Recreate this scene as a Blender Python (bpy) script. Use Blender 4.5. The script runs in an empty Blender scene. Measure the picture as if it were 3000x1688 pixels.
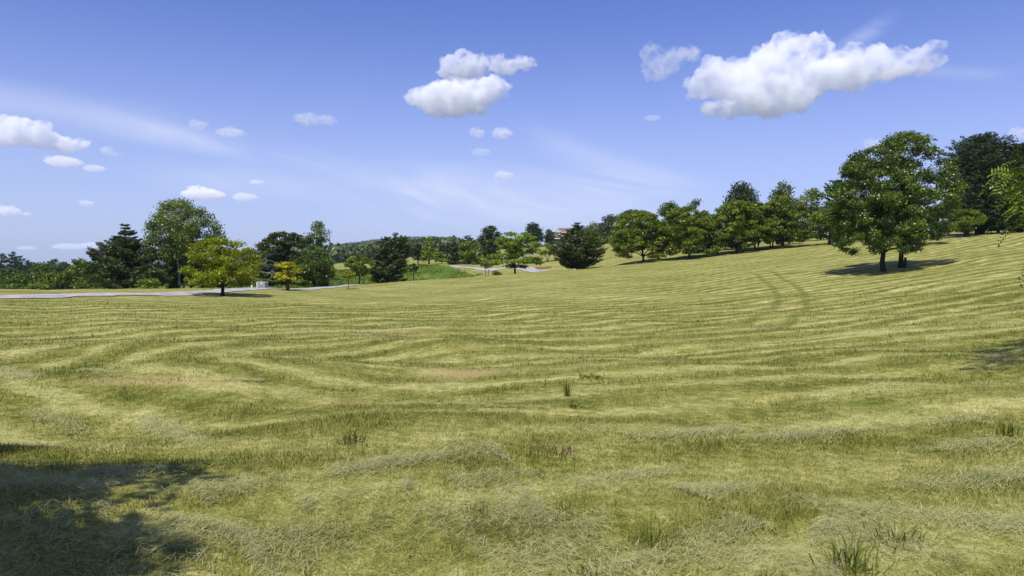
import bpy, math, random
import numpy as np
from mathutils import Vector

C = bpy.context.scene
COL = C.collection
RNG = np.random.default_rng(7)
random.seed(7)

# ------------------------------------------------------------------ camera
FPX = 2142.0                       # focal length in photo pixels (3000 wide)
EYE = 1.7
PITCH = math.atan(54 / FPX)        # the camera looks down a little
cam_d = bpy.data.cameras.new("camera")
cam_d.sensor_width = 36.0
cam_d.lens = 36.0 * FPX / 3000.0
cam_d.clip_start = 0.1
cam_d.clip_end = 60000
cam = bpy.data.objects.new("camera", cam_d)
cam.location = (0, 0, EYE)
cam.rotation_euler = (math.pi / 2 - PITCH, 0, 0)
COL.objects.link(cam)
C.camera = cam

def ray(px, py):
    u = (px - 1500.0) / FPX
    v = (844.0 - py) / FPX
    cp, sp = math.cos(PITCH), math.sin(PITCH)
    return np.array([u, cp + v * sp, -sp + v * cp])


# ------------------------------------------------------------------ sun, sky, exposure
SUN_EL = math.radians(60)
SHADOW_AZ = math.radians(22)       # shadows fall forward and a little to the right
sun_d = bpy.data.lights.new("sun", 'SUN')
sun_d.energy = 4.8
sun_d.angle = math.radians(0.53)
sun_d.color = (1.0, 0.955, 0.87)
sun = bpy.data.objects.new("sun", sun_d)
travel = Vector((math.sin(SHADOW_AZ) * math.cos(SUN_EL), math.cos(SHADOW_AZ) * math.cos(SUN_EL), -math.sin(SUN_EL)))
sun.rotation_euler = travel.to_track_quat('-Z', 'Y').to_euler()
COL.objects.link(sun)

world = bpy.data.worlds.new("World")
C.world = world
world.use_nodes = True
wt = world.node_tree
wt.nodes.clear()


class G:
    """small helper around a node tree"""
    def __init__(self, tree):
        self.t = tree

    def n(self, kind, **props):
        nd = self.t.nodes.new(kind)
        for k, v in props.items():
            setattr(nd, k, v)
        return nd

    def put(self, sock, v):
        if hasattr(v, 'is_output') or isinstance(v, bpy.types.NodeSocket):
            self.t.links.new(v, sock)
        else:
            sock.default_value = v

    def math(self, op, a, b=None, c=None, clamp=False):
        nd = self.n('ShaderNodeMath', operation=op, use_clamp=clamp)
        self.put(nd.inputs[0], a)
        if b is not None:
            self.put(nd.inputs[1], b)
        if c is not None:
            self.put(nd.inputs[2], c)
        return nd.outputs[0]

    def vmath(self, op, a, b=None):
        nd = self.n('ShaderNodeVectorMath', operation=op)
        self.put(nd.inputs[0], a)
        if b is not None:
            self.put(nd.inputs[1], b)
        return nd.outputs['Value'] if op in ('LENGTH', 'DOT_PRODUCT', 'DISTANCE') else nd.outputs['Vector']

    def noise(self, vec, scale, detail=3.0, rough=0.55, dist=0.0):
        nd = self.n('ShaderNodeTexNoise')
        self.put(nd.inputs['Vector'], vec)
        nd.inputs['Scale'].default_value = scale
        nd.inputs['Detail'].default_value = detail
        nd.inputs['Roughness'].default_value = rough
        nd.inputs['Distortion'].default_value = dist
        return nd.outputs['Fac']

    def mix(self, fac, a, b, mode='MIX'):
        nd = self.n('ShaderNodeMix', data_type='RGBA', blend_type=mode)
        self.put(nd.inputs[0], fac)
        self.put(nd.inputs[6], a)
        self.put(nd.inputs[7], b)
        return nd.outputs[2]

    def smooth(self, x, lo, hi):
        nd = self.n('ShaderNodeMapRange', interpolation_type='SMOOTHSTEP')
        self.put(nd.inputs[0], x)
        nd.inputs[1].default_value = lo
        nd.inputs[2].default_value = hi
        return nd.outputs[0]

    def ramp(self, fac, stops):
        nd = self.n('ShaderNodeValToRGB')
        cr = nd.color_ramp
        while len(cr.elements) < len(stops):
            cr.elements.new(0.5)
        for e, (p, c) in zip(cr.elements, stops):
            e.position = p
            e.color = (*c, 1)
        self.put(nd.inputs[0], fac)
        return nd.outputs[0]


def rgb(*c):
    return (*c, 1.0)


g = G(wt)
sky = g.n('ShaderNodeTexSky', sky_type='NISHITA')
sky.sun_disc = False
sky.sun_elevation = SUN_EL
sky.sun_rotation = math.pi + SHADOW_AZ
sky.altitude = 200
sky.air_density = 1.0
sky.dust_density = 1.2
sky.ozone_density = 1.6
tc = g.n('ShaderNodeTexCoord')
sep = g.n('ShaderNodeSeparateXYZ')
wt.links.new(tc.outputs['Generated'], sep.inputs[0])
az = g.math('ARCTAN2', sep.outputs[0], sep.outputs[1])       # to the right of +Y, radians
el = g.math('ARCSINE', sep.outputs[2])
graded = g.mix(1.0, sky.outputs[0], rgb(0.83, 0.92, 1.60), 'MULTIPLY')
# thin cirrus: a few long soft streaks, broken up by stretched noise
cv = g.n('ShaderNodeCombineXYZ')
g.put(cv.inputs[0], g.math('MULTIPLY', g.math('MULTIPLY_ADD', el, -0.25, az), 3.0))
g.put(cv.inputs[1], g.math('MULTIPLY', g.math('MULTIPLY_ADD', az, 0.22, el), 16.0))
cn = g.noise(cv.outputs[0], 1.0, 6.0, 0.62, 0.8)
grain = g.smooth(cn, 0.34, 0.70)


def sky_at(px, py):
    d = ray(px, py)
    d = d / np.linalg.norm(d)
    return math.atan2(d[0], d[1]), math.asin(d[2])


def streak(p0, p1, width, strength):
    (a0, e0), (a1, e1) = sky_at(*p0), sky_at(*p1)
    L = math.hypot(a1 - a0, e1 - e0)
    ux, uy = (a1 - a0) / L, (e1 - e0) / L
    ra, re = g.math('SUBTRACT', az, a0), g.math('SUBTRACT', el, e0)
    t = g.math('ADD', g.math('MULTIPLY', ra, ux / L), g.math('MULTIPLY', re, uy / L))
    q = g.math('ABSOLUTE', g.math('ADD', g.math('MULTIPLY', ra, -uy), g.math('MULTIPLY', re, ux)))
    side = g.math('SUBTRACT', 1.0, g.smooth(q, 0.0, width))
    ends = g.math('MULTIPLY', g.smooth(t, 0.0, 0.3), g.math('SUBTRACT', 1.0, g.smooth(t, 0.65, 1.0)))
    return g.math('MULTIPLY', g.math('MULTIPLY', side, ends), strength)


parts = [streak((-500, 215), (760, 395), 0.036, 0.22), streak((130, 330), (1300, 520), 0.022, 0.26), streak((1480, 365), (2100, 590), 0.030, 0.24),
         streak((900, 560), (2200, 600), 0.065, 0.46), streak((2400, 190), (2660, 20), 0.016, 0.42), streak((2600, 200), (3000, 222), 0.012, 0.2), streak((300, 500), (1500, 570), 0.03, 0.2)]
cirrus = parts[0]
for q_ in parts[1:]:
    cirrus = g.math('ADD', cirrus, q_)
cirrus = g.math('MULTIPLY', cirrus, g.math('MULTIPLY_ADD', grain, 1.25, 0.15))
veil = g.math('MULTIPLY', g.math('SUBTRACT', 1.0, g.smooth(el, 0.0, 0.36)), 0.50)
fac = g.math('ADD', cirrus, veil, clamp=True)
withc = g.mix(fac, graded, rgb(7.0, 7.7, 10.3))
bg = g.n('ShaderNodeBackground')
wt.links.new(withc, bg.inputs[0])
bg.inputs[1].default_value = 0.10
wo = g.n('ShaderNodeOutputWorld')
wt.links.new(bg.outputs[0], wo.inputs[0])

C.view_settings.view_transform = 'Standard'
C.view_settings.look = 'None'
C.view_settings.exposure = 0.0
C.view_settings.gamma = 1.0
C.view_settings.use_curve_mapping = False
C.render.engine = 'CYCLES'
cy = C.cycles
cy.max_bounces = 24
cy.diffuse_bounces = 3
cy.glossy_bounces = 2
cy.transmission_bounces = 4
cy.volume_bounces = 24
cy.transparent_max_bounces = 8
cy.use_denoising = True
C.render.filter_size = 1.2
cy.sample_clamp_indirect = 6.0
cy.caustics_reflective = False
cy.caustics_refractive = False


# ------------------------------------------------------------------ generic helpers
def tag(o, label=None, cat=None, group=None, kind=None):
    if label:
        o['label'] = label
    if cat:
        o['category'] = cat
    if group:
        o['group'] = group
    if kind:
        o['kind'] = kind
    return o


def empty(name, loc):
    o = bpy.data.objects.new(name, None)
    o.empty_display_size = 0.5
    o.location = loc
    COL.objects.link(o)
    return o


def mesh_np(name, verts, faces_list, mat, parent=None, tint=None, smooth=False, loc=None):
    """verts (N,3); faces_list: list of int arrays (M,k), k may differ between the arrays"""
    me = bpy.data.meshes.new(name)
    verts = np.asarray(verts, np.float32)
    me.vertices.add(len(verts))
    me.vertices.foreach_set('co', verts.ravel())
    loops = np.concatenate([np.asarray(f, np.int32).ravel() for f in faces_list])
    tot = np.concatenate([np.full(len(f), np.asarray(f).shape[1], np.int32) for f in faces_list])
    start = np.concatenate([[0], np.cumsum(tot)[:-1]]).astype(np.int32)
    me.loops.add(len(loops))
    me.loops.foreach_set('vertex_index', loops)
    me.polygons.add(len(tot))
    me.polygons.foreach_set('loop_start', start)
    me.polygons.foreach_set('loop_total', tot)
    if smooth:
        me.polygons.foreach_set('use_smooth', np.ones(len(tot), bool))
    if tint is not None:
        at = me.attributes.new('tint', 'FLOAT', 'POINT')
        at.data.foreach_set('value', np.asarray(tint, np.float32))
    me.update(calc_edges=True)
    me.materials.append(mat)
    o = bpy.data.objects.new(name, me)
    if parent is not None:
        o.parent = parent
    if loc is not None:
        o.location = loc
    COL.objects.link(o)
    return o


def unit(v):
    v = np.asarray(v, float)
    return v / np.maximum(np.linalg.norm(v, axis=-1, keepdims=True), 1e-9)


def P(px, py, D):
    """the point seen at photo pixel (px, py) at distance D ahead"""
    d = ray(px, py)
    return np.array([0, 0, EYE]) + d * (D / d[1])


def X_at(px, D):
    return (px - 1500.0) / FPX * D


# ------------------------------------------------------------------ terrain
CTRL = [(x, 1688, 4.15) for x in (0, 750, 1500, 2250, 3000)]
CTRL += [(x, 1400, 6.15) for x in (0, 1000, 2000, 3000)]
CTRL += [(x, 1200, 9.3) for x in (0, 1000, 2000)] + [(3000, 1200, 8.9)]
CTRL += [(0, 1050, 15.5), (750, 1050, 16.2), (1500, 1050, 17), (2250, 1050, 16.2), (3000, 1050, 14.0),
         (0, 950, 25), (750, 950, 29), (1500, 950, 30), (2250, 950, 27), (3000, 950, 20.5),
         (0, 900, 34), (750, 900, 42), (1500, 900, 44), (2250, 900, 38), (3000, 900, 27),
         (0, 873, 42), (300, 864, 50), (650, 853, 67), (1050, 834, 107), (1050, 860, 78), (650, 869, 59),
         (843, 850, 73), (1300, 870, 66), (1300, 840, 86), (1300, 819, 103), (1500, 850, 66), (1500, 822, 86), (1500, 803, 105),
         (2000, 850, 56), (2000, 800, 76), (2250, 850, 50), (2250, 790, 66), (3000, 850, 34), (3000, 800, 43), (3000, 740, 60), (3000, 692, 86),
         (2600, 795, 55), (2600, 755, 70), (2600, 722, 86), (2750, 702, 92), (2870, 688, 95),
         (1720, 788, 105), (1880, 769, 104), (2020, 756, 104), (2160, 740, 104), (2300, 726, 103), (2440, 716, 100),
         (1450, 794, 126), (1560, 797, 119), (1560, 799, 107), (1640, 796, 116), (1640, 793, 106), (1230, 829, 120), (1400, 808, 129), (1400, 811, 106), (1200, 824, 105), (1350, 779, 145), (1250, 777, 152), (1200, 790, 142), (1050, 812, 132), (900, 829, 112),
         (1050, 790, 170), (1600, 768, 134), (1600, 742, 168), (1480, 770, 150), (1700, 728, 190), (1820, 742, 128), (1820, 708, 185), (2300, 704, 140), (2600, 690, 130),
         (0, 849, 59), (300, 848, 72), (500, 847, 84), (700, 845, 94), (0, 880, 100), (300, 876, 112), (500, 870, 118), (-500, 849, 50), (-500, 890, 100),
         (745, 815, 140), (700, 830, 112), (0, 803, 250), (150, 796, 280), (400, 800, 300), (745, 790, 300),
         (950, 770, 430), (1060, 755, 560), (900, 750, 900), (1500, 722, 500), (2300, 690, 320), (2900, 682, 220), (3500, 660, 300), (1640, 722, 300), (1740, 722, 310), (3600, 760, 60), (3600, 850, 20),
         (300, 786, 900), (0, 786, 900), (-500, 784, 900), (-500, 800, 300), (-500, 783, 1500), (0, 783, 1500), (300, 783, 1500), (560, 782, 1500), (0, 782, 2200), (400, 782, 2200), (700, 776, 1500), (1250, 816, 130), (1340, 798, 134)]
pts = [P(*c) for c in CTRL]
for a in np.radians(np.arange(0, 360, 30)):
    pts.append(np.array([1.2 * math.sin(a), 1.2 * math.cos(a), 0.0]))
for a in np.radians(np.arange(75, 286, 30)):
    for r, z in ((6, 0.0), (25, 0.2), (100, 1.0), (500, 3.0)):
        pts.append(np.array([r * math.sin(a), r * math.cos(a), z]))
for px in (-600, 0, 400, 700, 900, 1030, 1150, 1250, 1320, 1400, 1600, 2000, 2600, 3600):
    yy = {900: 742, 1030: 724, 1150: 709, 1250: 704, 1320: 708, 1400: 722}.get(px, 776 if px < 600 else 768)
    q = P(px, yy, 3300)
    pts.append(q)
    q = P(px, yy, 6500)
    pts.append(np.array([q[0], q[1], -60.0]))
for a in np.radians(np.arange(75, 286, 30)):
    pts.append(np.array([3500 * math.sin(a), 3500 * math.cos(a), 20.0]))
    pts.append(np.array([7000 * math.sin(a), 7000 * math.cos(a), -60.0]))
pts = np.array(pts)


def uv_of(x, y):
    r = np.sqrt(x * x + y * y)
    a = np.arctan2(x, y)
    return np.log(np.maximum(r, 0.2)), a, r


def _feat(x, y):
    u, a, r = uv_of(x, y)
    return np.stack([u, 1.3 * np.sin(a), 1.3 * np.cos(a)], -1), r


F0, R0 = _feat(pts[:, 0], pts[:, 1])
W0 = pts[:, 2] / (R0 + 15.0)


def kern(a, b):
    d2 = ((a[:, None, :] - b[None, :, :]) ** 2).sum(-1)
    return np.sqrt(d2 + 0.10 ** 2)


A_ = kern(F0, F0) + np.eye(len(F0)) * -1e-4
COEF = np.linalg.solve(A_, W0)
NA_F, NR = 520, 400
az_front = np.linspace(-math.radians(62), math.radians(62), NA_F)
az_back = np.linspace(math.radians(62), math.radians(298), 62)[1:-1]
AZ = np.concatenate([az_front, az_back])
RAD = np.geomspace(0.3, 7000, NR)
aa, rr = np.meshgrid(AZ, RAD, indexing='ij')
gx, gy = rr * np.sin(aa), rr * np.cos(aa)
fx, rflat = _feat(gx.ravel(), gy.ravel())
gz = np.concatenate([kern(c, F0) @ COEF for c in np.array_split(fx, 60)]) * (rflat + 15.0)
gz = gz.reshape(gx.shape)
# small bumps of the turf
rb = np.random.default_rng(3)
bump = np.zeros_like(gx)
for k in range(26):
    wl = rb.uniform(0.6, 9.0)
    th = rb.uniform(0, 2 * math.pi)
    bump += (wl ** 0.9) * 0.0045 * np.sin(2 * math.pi / wl * (gx * math.cos(th) + gy * math.sin(th)) + rb.uniform(0, 7))
bump *= 1.0 / (1.0 + (rr / 60.0) ** 2)
gz = gz + bump
AZ_EXT = np.concatenate([AZ, [AZ[0] + 2 * math.pi]])
GZ_EXT = np.concatenate([gz, gz[:1]], 0)


def ground_z(x, y):
    x = np.asarray(x, float)
    y = np.asarray(y, float)
    r = np.sqrt(x * x + y * y)
    a = np.arctan2(x, y)
    a = np.where(a < AZ[0], a + 2 * math.pi, a)
    i = np.clip(np.searchsorted(AZ_EXT, a, side='right') - 1, 0, len(AZ_EXT) - 2)
    fa = np.clip((a - AZ_EXT[i]) / (AZ_EXT[i + 1] - AZ_EXT[i]), 0, 1)
    lr = np.clip(np.log(np.maximum(r, 0.3001) / 0.3) / math.log(7000 / 0.3) * (NR - 1), 0, NR - 1.001)
    j = lr.astype(int)
    rj, rj1 = RAD[j], RAD[j + 1]
    fr = np.clip((r - rj) / (rj1 - rj), 0, 1)
    return (GZ_EXT[i, j] * (1 - fa) * (1 - fr) + GZ_EXT[i + 1, j] * fa * (1 - fr)
            + GZ_EXT[i, j + 1] * (1 - fa) * fr + GZ_EXT[i + 1, j + 1] * fa * fr)


def hit(px, py, dmax=400.0):
    """where the view ray of a photo pixel meets the ground"""
    d = ray(px, py)
    ts = np.geomspace(1.0, dmax, 900)
    p = np.array([0, 0, EYE])[None] + ts[:, None] * d[None]
    dz = p[:, 2] - ground_z(p[:, 0], p[:, 1])
    k = np.argmax(dz < 0)
    if dz[k] >= 0:
        k = len(ts) - 1
    return p[k]


# ------------------------------------------------------------------ materials
MOW_A = np.array([-1.6, 17.0])           # the mower's loops run round a line that starts at A
MOW_DIR = np.array([0.945, 0.327])
MOW_PERIOD = 1.6
WAVES = [(0.22, 43.0, 0.3, 1.1), (0.12, 19.0, 1.9, 4.0), (0.12, 8.3, 2.6, 0.4), (0.11, 3.4, 0.9, 2.2), (0.09, 1.7, 2.2, 5.0), (0.06, 0.9, 0.2, 3.0)]   # amplitude, wavelength, heading, phase
BEND_X, BEND_K = 26.0, 1.0 / 95.0


def mow_phase(x, y):
    """the same pattern as in the lawn shader, for placing the loose hay"""
    bend = np.maximum(x - BEND_X, 0) ** 2 * BEND_K
    rx, ry = x - MOW_A[0], y - bend - MOW_A[1]
    t = rx * MOW_DIR[0] + ry * MOW_DIR[1]
    n = -rx * MOW_DIR[1] + ry * MOW_DIR[0]
    d = np.sqrt(np.minimum(t, 0) ** 2 + n ** 2)
    for am, wl, th, ph in WAVES:
        d = d + am * np.sin((x * math.cos(th) + y * math.sin(th)) * 2 * math.pi / wl + ph)
    return d * 2 * math.pi / MOW_PERIOD


def lawn_group():
    t = bpy.data.node_groups.new("lawn_colour", 'ShaderNodeTree')
    t.interface.new_socket("Color", in_out='OUTPUT', socket_type='NodeSocketColor')
    t.interface.new_socket("Height", in_out='OUTPUT', socket_type='NodeSocketFloat')
    g = G(t)
    geo = g.n('ShaderNodeNewGeometry')
    sp = g.n('ShaderNodeSeparateXYZ')
    t.links.new(geo.outputs['Position'], sp.inputs[0])
    flat = g.n('ShaderNodeCombineXYZ')
    t.links.new(sp.outputs[0], flat.inputs[0])
    t.links.new(sp.outputs[1], flat.inputs[1])
    pos = flat.outputs[0]
    X, Y = sp.outputs[0], sp.outputs[1]
    hx_ = g.math('MAXIMUM', g.math('SUBTRACT', X, BEND_X), 0.0)
    bend = g.math('MULTIPLY', g.math('MULTIPLY', hx_, hx_), BEND_K)
    rx = g.math('SUBTRACT', X, float(MOW_A[0]))
    ry = g.math('SUBTRACT', g.math('SUBTRACT', Y, bend), float(MOW_A[1]))
    tpar = g.math('ADD', g.math('MULTIPLY', rx, float(MOW_DIR[0])), g.math('MULTIPLY', ry, float(MOW_DIR[1])))
    nper = g.math('ADD', g.math('MULTIPLY', rx, -float(MOW_DIR[1])), g.math('MULTIPLY', ry, float(MOW_DIR[0])))
    tneg = g.math('MINIMUM', tpar, 0.0)
    d = g.math('SQRT', g.math('ADD', g.math('MULTIPLY', tneg, tneg), g.math('MULTIPLY', nper, nper)))
    for am, wl, th, ph_ in WAVES:
        arg = g.math('ADD', g.math('MULTIPLY', X, math.cos(th) * 2 * math.pi / wl), g.math('MULTIPLY_ADD', Y, math.sin(th) * 2 * math.pi / wl, ph_))
        d = g.math('ADD', d, g.math('MULTIPLY', g.math('SINE', arg), am))
    ph = g.math('MULTIPLY', d, 2 * math.pi / MOW_PERIOD)
    sn = g.math('SINE', ph)
    stripe = g.math('SUBTRACT', g.smooth(sn, 0.05, 0.95), g.math('MULTIPLY', g.smooth(sn, -0.55, -0.98), 0.45))
    stripe2 = g.math('MULTIPLY_ADD', g.math('SINE', g.math('MULTIPLY', ph, 0.37)), 0.5, 0.5)
    dist = g.vmath('LENGTH', pos)
    sfade = g.math('MULTIPLY_ADD', g.smooth(dist, 5.0, 16.0), 0.4, 0.6)
    brk = g.noise(pos, 0.3, 4.0, 0.65)
    sfade = g.math('MULTIPLY', sfade, g.math('MULTIPLY_ADD', g.smooth(brk, 0.35, 0.6), 0.8, 0.3))
    n1 = g.noise(pos, 0.11, 4.0, 0.6)
    n2 = g.noise(pos, 1.7, 5.0, 0.72)
    n3 = g.noise(pos, 7.0, 4.0, 0.7)
    n4 = g.noise(pos, 38.0, 2.0, 0.7)
    f = g.math('MULTIPLY', g.math('SUBTRACT', stripe, 0.26), g.math('MULTIPLY', sfade, 0.37))
    f = g.math('ADD', f, g.math('MULTIPLY', g.math('SUBTRACT', stripe2, 0.5), g.math('MULTIPLY', sfade, 0.10)))
    f = g.math('ADD', f, g.math('MULTIPLY', g.math('SUBTRACT', n1, 0.5), 0.7))
    f = g.math('ADD', f, g.math('MULTIPLY', g.math('SUBTRACT', n2, 0.5), 1.35))
    f = g.math('ADD', f, g.math('MULTIPLY', g.math('SUBTRACT', n3, 0.5), 1.5))
    f = g.math('ADD', f, g.math('MULTIPLY', g.math('SUBTRACT', n4, 0.5), 1.1))
    f = g.math('ADD', f, 0.5, clamp=True)
    col = g.ramp(f, [(0.0, (0.084, 0.100, 0.014)), (0.3, (0.176, 0.178, 0.033)), (0.6, (0.288, 0.277, 0.073)), (1.0, (0.50, 0.468, 0.18))])
    br = g.noise(pos, 0.21, 5.0, 0.65, 0.4)
    brown = g.math('MULTIPLY', g.smooth(br, 0.62, 0.74), 0.42)
    col = g.mix(brown, col, rgb(0.30, 0.205, 0.095))
    gr = g.noise(pos, 0.33, 4.0, 0.6, 0.2)
    col = g.mix(g.math('MULTIPLY', g.smooth(gr, 0.58, 0.75), 0.6), col, rgb(0.11, 0.155, 0.022))
    # worn straw-coloured patches, and the wheel tracks that curve over the right slope
    for px, py, rx_, ry_ in ((1400, 1086, 1.1, .9), (1310, 1105, .8, .6), (2290, 897, 1.3, 1.0), (2200, 962, 1.2, 1.2), (1020, 968, 3.2, .9), (1230, 925, 2.6, .8), (380, 1118, 1.2, .25), (560, 1122, 1.0, .2)):
        c_ = hit(px, py)
        e = g.math('ADD', g.math('POWER', g.math('ABSOLUTE', g.math('DIVIDE', g.math('SUBTRACT', X, float(c_[0])), rx_)), 2.0), g.math('POWER', g.math('ABSOLUTE', g.math('DIVIDE', g.math('SUBTRACT', Y, float(c_[1])), ry_)), 2.0))
        e = g.math('ADD', e, g.math('MULTIPLY', g.math('SUBTRACT', n2, 0.5), 2.4))
        col = g.mix(g.math('MULTIPLY', g.math('SUBTRACT', 1.0, g.smooth(e, 0.2, 1.3)), 0.48), col, rgb(0.42, 0.325, 0.14))
    k1, k2, k3 = [hit(*q)[:2] for q in ((2225, 792), (2345, 852), (2240, 968))]
    M = np.array([k2 - k1, k3 - k1]) * 2
    cc = np.linalg.solve(M, np.array([k2 @ k2 - k1 @ k1, k3 @ k3 - k1 @ k1]))
    R_ = float(np.linalg.norm(k1 - cc))
    cd = g.vmath('LENGTH', g.vmath('SUBTRACT', pos, (float(cc[0]), float(cc[1]), 0)))
    for off in (0.0, -1.5):
        tr_ = g.math('SUBTRACT', 1.0, g.smooth(g.math('ABSOLUTE', g.math('SUBTRACT', cd, R_ + off)), 0.08, 0.34))
        lim = g.math('MULTIPLY', g.smooth(Y, float(k3[1]) - 2, float(k3[1]) + 3), g.math('SUBTRACT', 1.0, g.smooth(Y, float(k1[1]) - 6, float(k1[1]) + 4)))
        lim = g.math('MULTIPLY', lim, g.smooth(X, float(min(k1[0], k3[0])) - 1.0, float(min(k1[0], k3[0])) + 1.0))
        col = g.mix(g.math('MULTIPLY', g.math('MULTIPLY', tr_, lim), g.math('MULTIPLY_ADD', n2, 0.6, 0.2)), col, rgb(0.10, 0.12, 0.016))
    out = g.n('NodeGroupOutput')
    t.links.new(col, out.inputs[0])
    hh = g.math('ADD', g.math('MULTIPLY', n3, 0.6), g.math('MULTIPLY', n4, 0.4))
    t.links.new(hh, out.inputs[1])
    return t


LAWN = lawn_group()


def new_mat(name):
    m = bpy.data.materials.new(name)
    m.use_nodes = True
    m.node_tree.nodes.clear()
    g = G(m.node_tree)
    out = g.n('ShaderNodeOutputMaterial')
    return m, g, out


def simple_mat(name, col, rough=0.8, var=0.15, scale=3.0, bump=0.0, metallic=0.0):
    m, g, out = new_mat(name)
    b = g.n('ShaderNodeBsdfPrincipled')
    tcn = g.n('ShaderNodeTexCoord')
    nz = g.noise(tcn.outputs['Object'], scale, 5.0, 0.65)
    k = [max(0, c * (1 - var * 2)) for c in col]
    h = [c * (1 + var) for c in col]
    g.put(b.inputs['Base Color'], g.ramp(nz, [(0.25, k), (0.75, h)]))
    b.inputs['Roughness'].default_value = rough
    b.inputs['Metallic'].default_value = metallic
    b.inputs['Specular IOR Level'].default_value = 0.3
    if bump:
        bp = g.n('ShaderNodeBump')
        bp.inputs['Strength'].default_value = 0.8
        bp.inputs['Distance'].default_value = bump
        g.put(bp.inputs['Height'], nz)
        g.put(b.inputs['Normal'], bp.outputs[0])
    m.node_tree.links.new(b.outputs[0], out.inputs[0])
    return m


def ground_mat():
    m, g, out = new_mat("lawn")
    grp = g.n('ShaderNodeGroup')
    grp.node_tree = LAWN
    geo = g.n('ShaderNodeNewGeometry')
    zone = g.n('ShaderNodeAttribute', attribute_name='tint')        # 0 mown lawn, 1 uncut meadow, 2 far fields and woods
    z = zone.outputs['Fac']
    pos = geo.outputs['Position']
    mead = g.ramp(g.noise(pos, 0.35, 5.0, 0.7), [(0.3, (0.055, 0.105, 0.012)), (0.55, (0.105, 0.165, 0.022)), (0.75, (0.22, 0.22, 0.07))])
    wood = g.ramp(g.noise(pos, 0.02, 6.0, 0.7), [(0.35, (0.03, 0.055, 0.014)), (0.6, (0.06, 0.085, 0.02))])
    col = g.mix(g.smooth(z, 0.3, 0.7), grp.outputs[0], mead)
    col = g.mix(g.smooth(z, 1.3, 1.7), col, wood)
    bark = g.math('MULTIPLY', g.smooth(z, -0.6, -0.2), -1.0)
    dirt = g.ramp(g.noise(pos, 1.2, 5.0, 0.7), [(0.3, (0.10, 0.06, 0.025)), (0.7, (0.26, 0.17, 0.08))])
    col = g.mix(g.math('SUBTRACT', 1.0, g.smooth(z, -0.7, -0.3)), col, dirt)
    b = g.n('ShaderNodeBsdfPrincipled')
    g.put(b.inputs['Base Color'], col)
    b.inputs['Roughness'].default_value = 0.95
    b.inputs['Specular IOR Level'].default_value = 0.1
    bp = g.n('ShaderNodeBump')
    bp.inputs['Strength'].default_value = 1.0
    bp.inputs['Distance'].default_value = 0.05
    g.put(bp.inputs['Height'], grp.outputs[1])
    g.put(b.inputs['Normal'], bp.outputs[0])
    m.node_tree.links.new(b.outputs[0], out.inputs[0])
    return m


def blade_mat(name, lo, hi, use_lawn=0.6, trans=0.35):
    m, g, out = new_mat(name)
    at = g.n('ShaderNodeAttribute', attribute_name='tint')
    col = g.ramp(at.outputs['Fac'], [(0.0, lo), (1.0, hi)])
    if use_lawn:
        grp = g.n('ShaderNodeGroup')
        grp.node_tree = LAWN
        col = g.mix(use_lawn, col, grp.outputs[0])
    d = g.n('ShaderNodeBsdfDiffuse')
    tr = g.n('ShaderNodeBsdfTranslucent')
    g.put(d.inputs[0], col)
    g.put(tr.inputs[0], col)
    mx = g.n('ShaderNodeMixShader')
    mx.inputs[0].default_value = trans
    g.t.links.new(d.outputs[0], mx.inputs[1])
    g.t.links.new(tr.outputs[0], mx.inputs[2])
    g.t.links.new(mx.outputs[0], out.inputs[0])
    return m


def leaf_mat(name, lo, hi, trans=0.27, gloss=0.025):
    m, g, out = new_mat(name)
    at = g.n('ShaderNodeAttribute', attribute_name='tint')
    mid = [(a + b) / 2 for a, b in zip(lo, hi)]
    col = g.ramp(at.outputs['Fac'], [(0.0, lo), (0.55, mid), (1.0, hi)])
    d = g.n('ShaderNodeBsdfDiffuse')
    tr = g.n('ShaderNodeBsdfTranslucent')
    g.put(d.inputs[0], col)
    g.put(tr.inputs[0], g.mix(1.0, col, rgb(1.15, 1.2, 0.6), 'MULTIPLY'))
    mx = g.n('ShaderNodeMixShader')
    mx.inputs[0].default_value = trans
    g.t.links.new(d.outputs[0], mx.inputs[1])
    g.t.links.new(tr.outputs[0], mx.inputs[2])
    gl = g.n('ShaderNodeBsdfGlossy')
    gl.inputs['Roughness'].default_value = 0.4
    gl.inputs[0].default_value = (0.9, 0.9, 0.85, 1)
    m2 = g.n('ShaderNodeMixShader')
    m2.inputs[0].default_value = gloss
    g.t.links.new(mx.outputs[0], m2.inputs[1])
    g.t.links.new(gl.outputs[0], m2.inputs[2])
    g.t.links.new(m2.outputs[0], out.inputs[0])
    return m


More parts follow.
